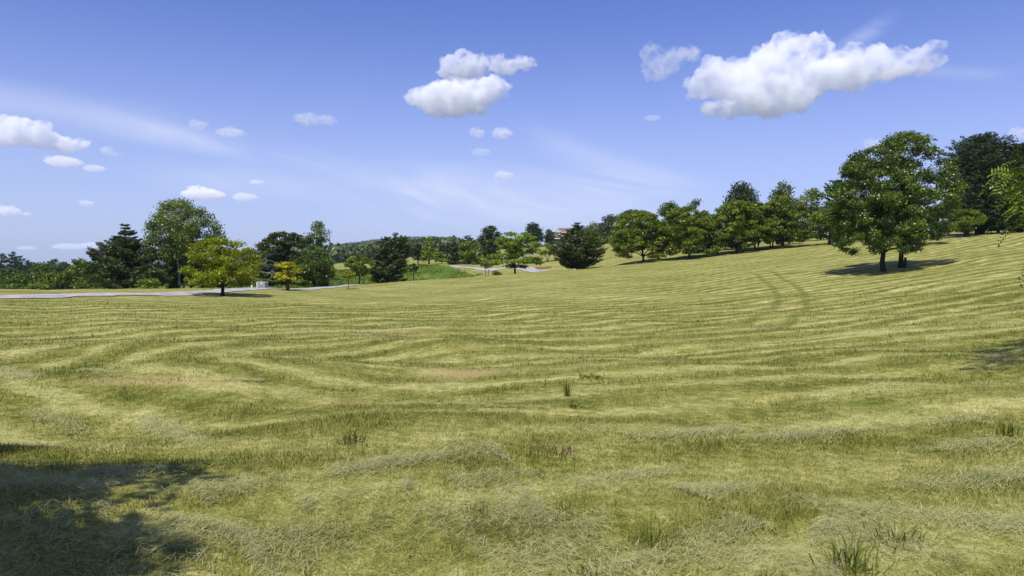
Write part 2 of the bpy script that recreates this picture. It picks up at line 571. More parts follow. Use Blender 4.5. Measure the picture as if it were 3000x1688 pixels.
LEAF = {
    'green': leaf_mat('leaf_mid_green', (0.036, 0.076, 0.009), (0.145, 0.215, 0.022)),
    'olive': leaf_mat('leaf_olive_green', (0.056, 0.092, 0.006), (0.232, 0.290, 0.020)),
    'bright': leaf_mat('leaf_bright_green', (0.072, 0.131, 0.012), (0.268, 0.348, 0.029)),
    'lime': leaf_mat('leaf_yellow_green', (0.115, 0.150, 0.006), (0.345, 0.390, 0.018), 0.3, 0.02),
    'yellow': leaf_mat('leaf_golden_yellow', (0.240, 0.222, 0.008), (0.560, 0.525, 0.018), 0.3, 0.02),
    'dark': leaf_mat('leaf_dark_green', (0.018, 0.032, 0.006), (0.080, 0.105, 0.018), 0.15, 0.02),
    'needle': leaf_mat('needle_dark_green', (0.014, 0.026, 0.005), (0.070, 0.098, 0.016), 0.10, 0.02),
    'blue': leaf_mat('needle_blue_green', (0.010, 0.022, 0.006), (0.048, 0.080, 0.018), 0.12, 0.02),
    'sage': leaf_mat('leaf_sage_green', (0.072, 0.109, 0.041), (0.246, 0.304, 0.123), 0.3, 0.02),
    'airy': leaf_mat('leaf_birch_green', (0.070, 0.116, 0.023), (0.239, 0.297, 0.065), 0.35, 0.02),
    'haze': leaf_mat('leaf_far_green', (0.043, 0.070, 0.026), (0.123, 0.160, 0.052), 0.2, 0.02),
    'maple': leaf_mat('leaf_maple_green', (0.034, 0.068, 0.006), (0.160, 0.230, 0.018), 0.25, 0.05),
    'white': leaf_mat('white_blossom', (0.450, 0.450, 0.420), (0.750, 0.750, 0.750), 0.2, 0.02),
}
BARK = simple_mat('bark_grey_brown', (0.036, 0.031, 0.026), 0.95, 0.35, 6.0, 0.03)
BARK_PALE = simple_mat('bark_pale_grey', (0.30, 0.28, 0.25), 0.9, 0.35, 5.0, 0.02)

# ------------------------------------------------------------------ ground sheet
from_poly = []


def in_poly(x, y, poly):
    poly = np.asarray(poly)
    inside = np.zeros(x.shape, bool)
    j = len(poly) - 1
    for i in range(len(poly)):
        xi, yi = poly[i]
        xj, yj = poly[j]
        c = ((yi > y) != (yj > y)) & (x < (xj - xi) * (y - yi) / (yj - yi + 1e-12) + xi)
        inside ^= c
        j = i
    return inside


def road_pts(spec):
    return np.array([[X_at(px, D), D] for px, D in spec])


ROAD = road_pts([(-900, 33), (-300, 38), (0, 42), (300, 50), (650, 67), (850, 84), (1050, 107), (1230, 120)])
DRIVE = road_pts([(1700, 113.5), (1620, 116), (1560, 120), (1480, 132), (1400, 138.5), (1335, 141), (1314, 143.5), (1345, 147), (1410, 152), (1475, 158), (1580, 172), (1640, 178)])
zone = np.zeros_like(gx)
zone[rr > 330] = 2.0
mead_poly = np.array([[X_at(a, b), b] for a, b in [(560, 94), (700, 82), (850, 90), (1050, 113), (1230, 126), (1420, 121), (1400, 128), (1290, 150), (1170, 168), (1000, 180), (860, 150), (740, 132), (600, 112)]])
zone[in_poly(gx, gy, mead_poly)] = 1.0
bank = np.array([[X_at(a, b), b] for a, b in [(690, 126), (780, 126), (790, 170), (680, 170)]])
zone[in_poly(gx, gy, bank)] = -1.0
left_rough = (gy > 88) & (gx < X_at(640, 1) * gy) & (rr < 330)
zone[left_rough] = 1.0
# mulch below the row of trees on the right
d_m = np.abs(gy - (103.5 - 0.02 * (gx - 19))) / 2.2
mm = (d_m < 1) & (gx > X_at(2120, 104)) & (gx < X_at(2330, 103))
zone[mm] = -1.0
red = ((gx - X_at(1570, 124)) / 2.6) ** 2 + ((gy - 124) / 1.6) ** 2 < 1
zone[red] = -1.0
NAZ = len(AZ)
idx = np.arange(NAZ * NR).reshape(NAZ, NR)
i0 = idx
i1 = np.roll(idx, -1, 0)
quads = np.stack([i0[:, :-1], i0[:, 1:], i1[:, 1:], i1[:, :-1]], -1).reshape(-1, 4)
gv = np.stack([gx, gy, gz], -1).reshape(-1, 3)
GROUND_MAT = ground_mat()
tag(mesh_np('ground', gv, [quads], GROUND_MAT, tint=zone.ravel(), smooth=True), kind='structure')

ROAD_MAT = simple_mat('pale_gravel', (0.43, 0.415, 0.375), 0.95, 0.3, 0.9, 0.02)


def strip(name, path, widths, mat, lift=0.045):
    p = np.asarray(path, float)
    seg = np.linalg.norm(np.diff(p, axis=0), axis=1)
    s = np.concatenate([[0], np.cumsum(seg)])
    n = max(int(s[-1] / 1.2), 8)
    q = np.linspace(0, s[-1], n)
    # smooth the corners
    px = np.interp(q, s, p[:, 0])
    py = np.interp(q, s, p[:, 1])
    for _ in range(6):
        px[1:-1] = (px[:-2] + 2 * px[1:-1] + px[2:]) / 4
        py[1:-1] = (py[:-2] + 2 * py[1:-1] + py[2:]) / 4
    w = np.interp(q, s, widths)
    tx, ty = np.gradient(px), np.gradient(py)
    l = np.hypot(tx, ty)
    nx, ny = -ty / l, tx / l
    rg = np.random.default_rng(5)
    nc = 7
    vs = []
    for k in range(nc):
        f = (k / (nc - 1) - 0.5)
        jit = rg.normal(0, 0.22, n) if k in (0, nc - 1) else 0
        x = px + nx * (w * f + jit)
        y = py + ny * (w * f + jit)
        vs.append(np.stack([x, y, ground_z(x, y) + lift + 0.04 * (1 - (2 * f) ** 2)], -1))
    v = np.stack(vs, 1).reshape(-1, 3)
    ii = np.arange(n * nc).reshape(n, nc)
    f = np.stack([ii[:-1, :-1], ii[1:, :-1], ii[1:, 1:], ii[:-1, 1:]], -1).reshape(-1, 4)
    return mesh_np(name, v, [f], mat, smooth=True)


tag(strip('road', ROAD, np.full(len(ROAD), 3.3), ROAD_MAT), kind='structure')
tag(strip('driveway', DRIVE, [2.2, 2.4, 3.4, 3.4, 2.2, 1.7, 1.6, 1.7, 1.8, 1.8, 1.8, 1.8], ROAD_MAT), kind='structure')


# ------------------------------------------------------------------ trees
def leaf_cards(name, cen, dirs, nrm, length, width, mat, parent, tint):
    dirs = unit(dirs)
    side = unit(np.cross(nrm, dirs))
    n = len(cen)
    L = (length / 2)[:, None]
    W = (width / 2)[:, None]
    v = np.empty((n, 4, 3))
    v[:, 0] = cen - dirs * L
    v[:, 1] = cen + side * W - dirs * L * 0.1
    v[:, 2] = cen + dirs * L
    v[:, 3] = cen - side * W - dirs * L * 0.1
    f = np.arange(n * 4).reshape(n, 4)
    return mesh_np(name, v.reshape(-1, 3), [f], mat, parent, np.repeat(tint, 4))


def tubes(name, paths, mat, parent, sides=6):
    """paths: list of (points (k,3), radii (k,))"""
    vs, fs, base = [], [], 0
    ang = np.linspace(0, 2 * math.pi, sides, endpoint=False)
    for p, r in paths:
        p = np.asarray(p, float)
        k = len(p)
        t = unit(np.gradient(p, axis=0))
        ref = np.where(np.abs(t[:, 2:3]) > 0.9, np.array([[1.0, 0, 0]]), np.array([[0, 0, 1.0]]))
        a = unit(np.cross(t, ref))
        b = np.cross(t, a)
        ring = p[:, None] + np.asarray(r)[:, None, None] * (np.cos(ang)[None, :, None] * a[:, None] + np.sin(ang)[None, :, None] * b[:, None])
        vs.append(ring.reshape(-1, 3))
        ii = base + np.arange(k * sides).reshape(k, sides)
        jj = np.roll(ii, -1, 1)
        fs.append(np.stack([ii[:-1], jj[:-1], jj[1:], ii[1:]], -1).reshape(-1, 4))
        base += k * sides
    return mesh_np(name, np.concatenate(vs), [np.concatenate(fs)], mat, parent, smooth=True)


PROF = {
    'dome': [(0, .66), (.06, .88), (.2, .98), (.36, 1), (.52, .96), (.68, .86), (.8, .73), (.9, .54), (.96, .35), (1, .05)],
    'oval': [(0, .35), (.2, .8), (.45, 1), (.65, .92), (.8, .75), (.92, .48), (1, .06)],
    'round': [(0, .45), (.2, .85), (.5, 1), (.75, .82), (.92, .45), (1, .15)],
    'egg': [(0, .6), (.2, .95), (.4, 1), (.6, .88), (.78, .68), (.92, .4), (1, .05)],
    'cone': [(0, .8), (.1, 1), (.4, .72), (.7, .4), (.9, .16), (1, .03)],
    'column': [(0, .6), (.2, .95), (.5, 1), (.8, .8), (1, .2)],
    'bush': [(0, .75), (.25, 1), (.55, .95), (.8, .65), (1, .2)],
    'spruce': [(0, .55), (.12, .86), (.32, 1), (.5, .8), (.7, .5), (.88, .22), (1, .03)],
    'juniper': [(0, .8), (.15, 1), (.38, .86), (.6, .62), (.8, .46), (.93, .28), (1, .08)],
    'cypress': [(0, .72), (.15, .95), (.4, 1), (.6, .92), (.78, .74), (.9, .48), (1, .1)],
    'cedar': [(0, .92), (.1, 1), (.25, .92), (.45, .68), (.6, .54), (.72, .32), (.86, .15), (1, .05)],
    'vase': [(0, .25), (.25, .6), (.55, .95), (.75, 1), (.9, .7), (1, .3)],
}


def prof(name, t):
    p = np.array(PROF[name])
    return np.interp(t, p[:, 0], p[:, 1])


def crown_points(rg, H0, H1, R, shape, ncl, crad, depth=0.75):
    """centres and radii of the leaf clusters of a crown between the heights H0 and H1, most of them near its surface"""
    t = np.linspace(0, 1, 400)
    r = prof(shape, t)
    sl = np.gradient(r * R, t * (H1 - H0))
    w = (r + 0.05) * np.sqrt(1 + np.minimum(np.abs(sl), 4) ** 2)
    w = np.where(t < 0.06, w * 0.6, w)
    tt = rg.choice(t, ncl, p=w / w.sum())
    inner = rg.uniform(0, 1, ncl) > depth
    q = np.where(inner, rg.uniform(0.1, 0.8, ncl), rg.uniform(0.86, 1.06, ncl))
    tm = 0.38
    tz = tm + (tt - tm) * np.where(inner, q, 1)
    rc = crad * rg.uniform(0.6, 1.4, ncl)
    rad = np.maximum(R * prof(shape, tt) * q - rc * 0.6, 0)
    a = rg.uniform(0, 2 * math.pi, ncl)
    h = np.clip(H0 + (H1 - H0) * tz, H0 + rc * 0.25, H1 - rc * 0.45)
    return np.stack([rad * np.cos(a), rad * np.sin(a), h, rc], -1)


def crown_leaves(rg, cl, nleaf, flat, size, aspect, up=0.55, out=0.5, rnd=0.8, tip_up=0.2, centre=(0, 0)):
    w = cl[:, 3] ** 2
    k = rg.choice(len(cl), nleaf, p=w / w.sum())
    d = unit(rg.normal(size=(nleaf, 3)))
    rad = rg.uniform(0, 1, nleaf) ** 0.45 * (1 + 0.18 * rg.normal(size=nleaf))
    off = d * rad[:, None] * cl[k, 3:4]
    off[:, 2] *= flat
    cen = cl[k, :3] + off
    outward = cen.copy()
    outward[:, 2] = 0
    outward = unit(outward)
    nrm = unit(d * out + np.array([0, 0, up]) + rnd * rg.normal(size=(nleaf, 3)))
    dirs = outward * 0.7 + rg.normal(size=(nleaf, 3)) * 0.7
    dirs[:, 2] += tip_up
    dirs = dirs - nrm * (dirs * nrm).sum(1, keepdims=True)
    ln = size * rg.uniform(0.6, 1.4, nleaf)
    ctint = rg.uniform(0.0, 1.0, len(cl))
    tint = np.clip(ctint[k] * 0.62 + rg.uniform(0, 1, nleaf) * 0.46 - .04, 0, 1)
    return cen, dirs, nrm, ln, ln * aspect, tint


def bent(rg, a, b, n=6, sag=0.1, wob=0.05):
    a, b = np.asarray(a, float), np.asarray(b, float)
    t = np.linspace(0, 1, n)[:, None]
    L = np.linalg.norm(b - a)
    p = a + (b - a) * t
    p[:, 2] += sag * L * np.sin(np.pi * t[:, 0]) 
    p[1:-1] += rg.normal(0, wob * L, (n - 2, 3)) * 0.5
    return p


def broadleaf(name, label, px, D, top, xl, xr, low, shape='dome', pal='green', flat=0.55, ncl=60, crad=0.2, dens=1.0, cat='tree',
              stems=1, lean=0.0, trunk_r=None, group=None, seed=None, bark=None, limbs=14, ry=1.0, leafpx=1.9, aspect=0.6, depth=0.6, fork=0.5, **kw):
    rg = np.random.default_rng(seed if seed is not None else abs(hash(label)) % 10 ** 6)
    X0 = X_at(px, D)
    z0 = float(ground_z(X0, D))
    ztop = P(px, top, D)[2]
    H = ztop - z0
    R = (xr - xl) / 2 / FPX * D
    cx = X_at((xl + xr) / 2, D) - X0
    H0 = max(P(px, low, D)[2] - z0, 0.05)
    root = tag(empty(name, (X0, D, z0 - 0.05)), label, cat, group)
    area = (xr - xl) * (low - top) * 0.1165
    n = int(np.clip(area * 6.0 * dens, 900, 60000))
    cr = crad * R * (1.25 if flat >= 0.6 and D > 90 else 1.04)
    cl = crown_points(rg, H0, H, R, shape, ncl, cr, depth)
    cl[:, 1] *= ry
    th = np.clip((cl[:, 2] - H0) / max(H - H0, 0.1), 0, 1)
    cl[:, 0] += cx * np.clip(cl[:, 2] / max(H0 + 0.3 * (H - H0), 0.1), 0, 1)
    size = leafpx * D / 731.0
    c, dr, nr, ln, wd, ti = crown_leaves(rg, cl, n, flat, size, aspect, **kw)
    xa, xb = np.percentile(c[:, 0], [0.25, 99.75])
    ya, yb = np.percentile(c[:, 1], [0.25, 99.75])
    za, zb_ = np.percentile(c[:, 2], [0.6, 99.7])
    fit = lambda q, a, b, lo, hi: lo + (q - a) / (b - a) * (hi - lo)
    for arr in (c, cl):
        arr[:, 0] = fit(arr[:, 0], xa, xb, cx - R, cx + R)
        arr[:, 1] = fit(arr[:, 1], ya, yb, -R * ry, R * ry)
        arr[:, 2] = fit(arr[:, 2], za, zb_, H0, H)
    c[:, 2] = np.maximum(c[:, 2], 0.02)
    leaf_cards('crown', c, dr, nr, ln, wd, LEAF[pal], root, ti)
    # trunk, limbs and branches
    tr = trunk_r or max(0.035 * H, 0.03)
    paths = []
    hf = H0 + fork * (H - H0) * 0.5
    for s in range(stems):
        a = 2 * math.pi * s / max(stems, 1) + 0.6
        sp = 0 if stems == 1 else 0.16 * R
        base = np.array([math.cos(a) * sp * 0.35, math.sin(a) * sp * 0.35, -0.15])
        topp = np.array([math.cos(a) * sp * 2.2 + cx * 0.6 + lean, math.sin(a) * sp * 2.2, H0 + (H - H0) * 0.72])
        tp = bent(rg, base, topp, 9, 0.0, 0.012)
        rads = np.interp(np.linspace(0, 1, 9), [0, 0.06, 0.4, 1], [1.18, 1.0, 0.72, 0.12]) * tr / math.sqrt(stems)
        paths.append((tp, rads))
        pick = rg.permutation(len(cl))[:max(2, limbs // stems)]
        for q in pick:
            e = cl[q, :3]
            if stems > 1 and (e[:2] - base[:2]) @ np.array([math.cos(a), math.sin(a)]) < -0.1 * R:
                continue
            f = np.clip((e[2] - 0.45 * np.hypot(e[0] - cx, e[1]) - tp[0, 2]) / (topp[2] - tp[0, 2]), 0.12 + 0.6 * H0 / H, 0.9)
            st = np.array([np.interp(f, np.linspace(0, 1, 9), tp[:, j]) for j in range(3)])
            r0 = np.interp(f, np.linspace(0, 1, 9), rads) * 0.6
            paths.append((bent(rg, st, e, 6, 0.06, 0.06), np.linspace(r0, r0 * 0.12 + 0.004, 6)))
    tubes('trunk', paths, BARK if bark is None else bark, root)
    return root


def conifer(name, label, px, D, top, xl, xr, low, pal='needle', levels=22, per=8, rise=0.15, droop=0.25, dens=1.0, shape='cone', seed=None, trunk_r=None,
            ragged=0.25, group=None, leafpx=2.8, cat='tree', fullness=0.14):
    rg = np.random.default_rng(seed if seed is not None else abs(hash(label)) % 10 ** 6)
    X0 = X_at(px, D)
    z0 = float(ground_z(X0, D))
    H = P(px, top, D)[2] - z0
    R = (xr - xl) / 2 / FPX * D
    H0 = max(P(px, low, D)[2] - z0, 0.1)
    root = tag(empty(name, (X0, D, z0 - 0.05)), label, cat, group)
    area = (xr - xl) * (low - top) * 0.1165
    n = int(np.clip(area * 4.8 * dens, 900, 50000))
    paths = [(np.array([[0, 0, -0.2], [0, 0, H * 0.3], [0, 0, H * 0.98]]), np.array([1.25, 0.8, 0.05]) * (trunk_r or 0.028 * H))]
    B = []
    for l in range(levels):
        t = (l + rg.uniform(-0.3, 0.3)) / levels
        t = min(max(t, 0), 0.98)
        for b in range(per if t < 0.7 else max(4, per - 2)):
            a = rg.uniform(0, 2 * math.pi)
            L = R * prof(shape, t) * (1 + ragged * rg.uniform(-1, 1))
            h = H0 + (H - H0) * t
            B.append((a, max(L, 0.12 * R), h, t))
    B = np.array(B)
    for a, L, h, t in B[:: 2]:
        e = np.array([math.cos(a) * L * 0.9, math.sin(a) * L * 0.9, h + rise * L - droop * L * 0.4])
        paths.append((bent(rg, (0, 0, h), e, 4, 0.05, 0.02), np.linspace(0.006 * H, 0.003, 4)))
    w = B[:, 1] ** 1.4
    k = rg.choice(len(B), n, p=w / w.sum())
    s = rg.uniform(0.0, 1, n) ** 0.6
    a, L, h = B[k, 0], B[k, 1], B[k, 2]
    da = np.stack([np.cos(a), np.sin(a), np.zeros(n)], -1)
    sd = np.stack([-np.sin(a), np.cos(a), np.zeros(n)], -1)
    wide = L * fullness * (1.25 - s)
    lat = rg.normal(0, 1, n) * wide
    cen = da * (L * s)[:, None] + sd * lat[:, None]
    tk = B[k, 3]
    cen[:, 2] = h + L * (rise * (1.5 * tk + 0.1) * s - droop * np.sin(np.pi * s * 0.85) + 0.10 * s ** 3) + rg.normal(0, 0.35, n) * wide
    hw = np.percentile(np.abs(cen[:, :2]), 99.0)
    cen[:, :2] *= R / hw
    cen[:, 2] = np.clip(cen[:, 2], 0.03, H)
    dirs = da * 0.8 + sd * (np.sign(lat) * rg.uniform(0, 1, n))[:, None] + rg.normal(0, 0.35, (n, 3))
    dirs[:, 2] += 0.25
    nrm = unit(np.array([0, 0, 0.9]) + da * 0.35 + rg.normal(0, 0.55, (n, 3)))
    dirs = dirs - nrm * (dirs * nrm).sum(1, keepdims=True)
    ln = leafpx * D / 731.0 * rg.uniform(0.6, 1.5, n)
    ti = np.clip(0.15 + 0.55 * s + rg.normal(0, 0.22, n), 0, 1)
    leaf_cards('crown', cen, dirs, nrm, ln, ln * 0.27, LEAF[pal], root, ti)
    tubes('trunk', paths, BARK, root, 6)
    return root


# ---- left of the road
broadleaf('broadleaf_tree', 'yellow-green round-headed tree with short trunk on the near side of the road', 652, 60, 698, 545, 757, 833, 'dome', 'lime', 0.5, 170, 0.17, 1.35, trunk_r=0.15, seed=11, limbs=22, depth=0.55)
broadleaf('broadleaf_tree', 'small golden yellow tree with a thick dark trunk at the road edge', 843, 72, 767, 804, 883, 822, 'dome', 'yellow', 0.35, 60, 0.2, 1.2, trunk_r=0.21, seed=12, limbs=14, leafpx=1.9)
conifer('cedar_tree', 'dark spreading cedar with a spiky top at the far lawn edge', 368, 88, 650, 256, 482, 826, 'needle', 19, 10, 0.10, 0.10, 2.4, 'cedar', ragged=0.32, seed=13, trunk_r=0.22, fullness=0.26)
broadleaf('birch_tree', 'tallest pale green birch, feathery and many stemmed, left of the yellow-green tree', 530, 92, 588, 432, 648, 770, 'oval', 'airy', 0.9, 170, 0.14, 1.05, stems=3, seed=14, trunk_r=0.2, limbs=36, bark=BARK_PALE, leafpx=2.0)
broadleaf('broadleaf_tree', 'wide dark purple-green tree with flat layered branches behind the small golden tree', 836, 104, 682, 742, 935, 838, 'dome', 'dark', 0.38, 130, 0.16, 1.4, seed=15, limbs=20)
broadleaf('willow_tree', 'slim grey-green willow rising behind the wide dark layered tree', 930, 122, 650, 893, 970, 780, 'oval', 'sage', 0.9, 60, 0.24, 0.8, seed=16, limbs=16, bark=BARK_PALE)
broadleaf('broadleaf_tree', 'dense rounded deep green tree directly beside the wide dark layered tree', 918, 100, 722, 858, 982, 834, 'bush', 'green', 0.6, 80, 0.2, 1.2, seed=17)

conifer('juniper_tree', 'broad olive-dark juniper with a lower side lobe beside the road', 1135, 108, 692, 1082, 1196, 822, 'needle', 20, 9, 0.2, 0.08, 1.4, 'juniper', seed=18, ragged=0.3, fullness=0.22)
broadleaf('broadleaf_tree', 'small leafy green tree with a bare trunk left of the juniper', 1052, 105, 748, 1010, 1096, 806, 'round', 'olive', 0.5, 50, 0.24, 1.2, seed=19, trunk_r=0.13)
broadleaf('sapling', 'thin yellow-green sapling standing at the roadside in front of the small leafy tree', 1020, 88, 793, 1002, 1040, 814, 'round', 'lime', 0.6, 9, 0.4, 0.45, 'tree', seed=20, trunk_r=0.05, limbs=6, leafpx=1.7)
broadleaf('shrub', 'dense low dark shrubbery under the tall birch', 560, 96, 742, 470, 640, 844, 'bush', 'dark', 0.6, 90, 0.16, 1.1, 'shrub', seed=21, ry=0.5)
broadleaf('shrub', 'pale sage bush at the foot of the spreading cedar', 318, 84, 815, 284, 350, 846, 'bush', 'sage', 0.7, 30, 0.25, 1.0, 'shrub', seed=22)
broadleaf('shrub', 'yellowish green bush between the cedar and the birch', 432, 84, 814, 402, 470, 846, 'bush', 'bright', 0.6, 30, 0.25, 0.9, 'shrub', seed=23)
HEDGE = [(8, 104, 812, -40, 56, 'green', 'bush', 'leftmost bushy tree of the overgrown hedgerow'), (34, 118, 786, -14, 84, 'haze', 'dome', 'rounded tree second from left in the overgrown hedgerow'),
         (70, 106, 800, 20, 118, 'green', 'bush', 'broad mid-green bush in the overgrown hedgerow below the dark pines'), (112, 122, 778, 66, 160, 'green', 'dome', 'domed tree in the hedgerow right of the dark pines'),
         (140, 108, 800, 96, 186, 'olive', 'bush', 'olive bush in the middle of the overgrown hedgerow'), (172, 126, 776, 130, 216, 'haze', 'dome', 'grey-green domed tree in the middle of the hedgerow'),
         (205, 108, 790, 160, 250, 'olive', 'bush', 'upright olive-green bush of the hedgerow, left of the cedar'), (228, 118, 758, 188, 276, 'airy', 'oval', 'tallest pale green tree of the hedgerow, just left of the cedar'),
         (262, 106, 786, 222, 300, 'green', 'bush', 'green bush of the hedgerow partly behind the cedar'), (45, 100, 828, 6, 84, 'green', 'bush', 'low bush at the lawn edge in the left corner of the hedgerow'),
         (122, 98, 826, 80, 168, 'olive', 'bush', 'low olive bush at the lawn edge below the hedgerow trees'), (188, 98, 824, 146, 232, 'dark', 'bush', 'low dark bush at the lawn edge below the hedgerow trees'),
         (250, 97, 822, 212, 292, 'green', 'bush', 'low green bush at the lawn edge beneath the cedar branches')]
for i, (px, D, top, xl, xr, pal, sh, lab) in enumerate(HEDGE):
    broadleaf('hedgerow_tree' if sh != 'bush' else 'shrub', lab, px, D, top, xl, xr, 848, sh, pal, 0.6, 45, 0.24, 0.75, 'tree' if sh != 'bush' else 'shrub', group='hedgerow trees and bushes', seed=40 + i, limbs=6, ry=0.8, leafpx=2.0)
for i, (px, D, top, w, lab) in enumerate([(6, 255, 742, 36, 'dark far pine cut off by the left edge'), (36, 262, 737, 40, 'tallest dark far pine above the hedgerow'), (60, 258, 748, 34, 'dark far pine right of the tallest one'), (82, 250, 762, 36, 'lowest dark far pine sloping down to the gap')]):
    conifer('pine_tree', lab, px, D, top, px - w / 2, px + w / 2, 800, 'blue', 12, 7, 0.3, 0.05, 1.0, 'egg', seed=60 + i, group='far dark pines', ragged=0.4, fullness=0.25, leafpx=2.2)
for i, (px, D, top, xl, xr) in enumerate([(132, 300, 766, 108, 158), (160, 310, 760, 140, 182), (188, 305, 768, 172, 206), (120, 290, 772, 96, 140)]):
    broadleaf('broadleaf_tree', ['round far tree right of the gap beside the pines', 'highest far tree between pines and cedar', 'far tree just left of the hedgerow top', 'low far tree closest to the pines'][i], px, D, top, xl, xr, 800, 'dome', 'haze', 0.7, 25, 0.3, 0.9, group='far trees above the hedgerow', seed=66 + i, limbs=3, leafpx=2.0)

# ---- centre, beyond the road
broadleaf('broadleaf_tree', 'dark tall-crowned tree peeking above the juniper', 1174, 150, 684, 1148, 1202, 785, 'vase', 'dark', 0.8, 50, 0.3, 1.1, seed=70)
conifer('spruce_tree', 'dark conical tree on a visible trunk, right of the juniper', 1225, 165, 714, 1204, 1246, 760, 'needle', 14, 8, 0.3, 0.1, 1.3, 'egg', seed=71)
broadleaf('pyramidal_tree', 'bright green pyramid-shaped tree in the middle distance', 1257, 160, 692, 1233, 1284, 764, 'cone', 'bright', 0.7, 60, 0.28, 1.2, seed=72)
broadleaf('broadleaf_tree', 'small spreading yellow-green tree at the foot of the narrow spruces', 1294, 156, 738, 1271, 1314, 766, 'dome', 'bright', 0.4, 30, 0.3, 1.1, seed=73, leafpx=1.8)
conifer('narrow_spruce', 'left one of the two slender spruces on the skyline', 1291, 195, 702, 1281, 1301, 765, 'blue', 14, 7, 0.2, 0.12, 1.5, 'cone', seed=74, group='slender spruces', leafpx=2.2)
conifer('narrow_spruce', 'right one of the two slender spruces on the skyline', 1311, 195, 702, 1301, 1321, 765, 'needle', 14, 7, 0.2, 0.12, 1.5, 'cone', seed=75, group='slender spruces', leafpx=2.2)
conifer('spruce_tree', 'dark conical spruce reaching the ground right of the slender pair', 1331, 152, 702, 1310, 1354, 780, 'needle', 18, 9, 0.2, 0.15, 1.5, 'cone', seed=76)
broadleaf('broadleaf_tree', 'rounded mid-green tree next to the conical spruce', 1381, 150, 705, 1344, 1414, 778, 'round', 'olive', 0.6, 60, 0.24, 1.2, seed=77)
conifer('spruce_tree', 'spiky dark treetop behind the rounded mid-green tree', 1369, 172, 690, 1345, 1394, 765, 'blue', 14, 8, 0.3, 0.1, 1.2, 'egg', seed=78)
broadleaf('broadleaf_tree', 'tall dark oval evergreen behind the layered roadside tree', 1434, 168, 663, 1400, 1470, 772, 'oval', 'dark', 0.8, 70, 0.26, 1.3, seed=79)
broadleaf('layered_tree', 'broad tree with flat yellow-green layers and dark trunk where road and driveway meet', 1508, 104, 681, 1432, 1588, 782, 'dome', 'bright', 0.32, 75, 0.2, 1.05, seed=80, trunk_r=0.17, limbs=24, fork=0.3)
broadleaf('sapling', 'staked young tree left of the layered yellow-green tree', 1422, 108, 755, 1404, 1446, 784, 'oval', 'olive', 0.7, 14, 0.36, 0.6, seed=81, trunk_r=0.05, limbs=8, leafpx=1.7)
broadleaf('shrub', 'low yellow-green bush on the grass between staked sapling and driveway', 1455, 110, 794, 1442, 1470, 808, 'bush', 'bright', 0.6, 12, 0.4, 1.0, 'shrub', seed=82, limbs=2)
broadleaf('broadleaf_tree', 'blue-green round pine left of the house', 1563, 290, 654, 1533, 1594, 720, 'round', 'blue', 0.8, 70, 0.26, 1.4, seed=83)
conifer('spruce_tree', 'dense cone-shaped evergreen at the left corner of the house', 1610, 265, 672, 1594, 1627, 726, 'needle', 16, 9, 0.35, 0.05, 1.6, 'egg', seed=84)
broadleaf('broadleaf_tree', 'small open-branched tree with several thin leaning stems by the driveway', 1603, 135, 713, 1577, 1642, 748, 'dome', 'olive', 0.5, 24, 0.3, 0.7, seed=85, stems=3, trunk_r=0.12, limbs=12)
conifer('spruce_tree', 'large dark bushy spruce standing in front of the house', 1692, 107, 651, 1624, 1766, 782, 'needle', 28, 12, 0.2, 0.06, 1.7, 'spruce', seed=86, ragged=0.22, fullness=0.2, trunk_r=0.2)
broadleaf('broadleaf_tree', 'green tree rising right behind the large dark spruce', 1742, 285, 654, 1712, 1774, 728, 'oval', 'olive', 0.8, 50, 0.3, 1.2, seed=87)
broadleaf('broadleaf_tree', 'dark green oak on the rise between spruce and tree row', 1792, 240, 630, 1753, 1832, 722, 'oval', 'dark', 0.8, 70, 0.26, 1.3, seed=88)
broadleaf('shrub', 'rounded shrub at the foot of the dark oak', 1772, 225, 692, 1742, 1806, 724, 'bush', 'green', 0.6, 30, 0.3, 1.2, 'shrub', seed=89)
broadleaf('shrub', 'low weedy bush right of the juniper', 1212, 122, 772, 1196, 1228, 796, 'bush', 'green', 0.6, 14, 0.36, 1.0, 'shrub', seed=90, limbs=2)
broadleaf('shrub', 'shrub with white blossom hidden behind the left side of the large spruce', 1642, 150, 712, 1626, 1660, 736, 'bush', 'white', 0.7, 10, 0.4, 0.5, 'shrub', seed=91, limbs=3)

# ---- the row of trees on the right
ROWG = 'row of layered trees along the lawn'
broadleaf('layered_tree', 'leftmost domed tree of the row, standing apart on its own shadow', 1884, 104, 622, 1790, 1961, 752, 'dome', 'olive', 0.5, 230, 0.14, 1.5, seed=100, trunk_r=0.17, limbs=20, group=ROWG)
broadleaf('broadleaf_tree', 'rounder tree behind the leftmost domed tree of the row', 1862, 132, 617, 1793, 1938, 745, 'dome', 'green', 0.5, 90, 0.2, 1.1, seed=101, trunk_r=0.18)
broadleaf('layered_tree', 'second domed tree of the row with a straight dark trunk', 2020, 103, 607, 1927, 2104, 742, 'dome', 'olive', 0.5, 230, 0.14, 1.5, seed=102, trunk_r=0.19, limbs=20, group=ROWG)
broadleaf('broadleaf_tree', 'thin multi-stemmed tree just right of the second trunk of the row', 2038, 112, 640, 1994, 2085, 735, 'vase', 'olive', 0.5, 40, 0.24, 0.9, seed=103, stems=3, trunk_r=0.12)
broadleaf('broadleaf_tree', 'dark green treetop in the gap before the second row tree', 1962, 150, 594, 1919, 2007, 730, 'dome', 'green', 0.65, 60, 0.3, 1.3, seed=104)
broadleaf('broadleaf_tree', 'rounded grey-green treetop behind the second row tree', 2037, 150, 587, 1999, 2074, 720, 'round', 'haze', 0.7, 60, 0.24, 1.2, seed=105)
broadleaf('layered_tree', 'third domed tree of the row on a stout trunk', 2157, 103, 590, 2078, 2241, 722, 'dome', 'olive', 0.5, 230, 0.14, 1.5, seed=106, trunk_r=0.2, limbs=20, group=ROWG)
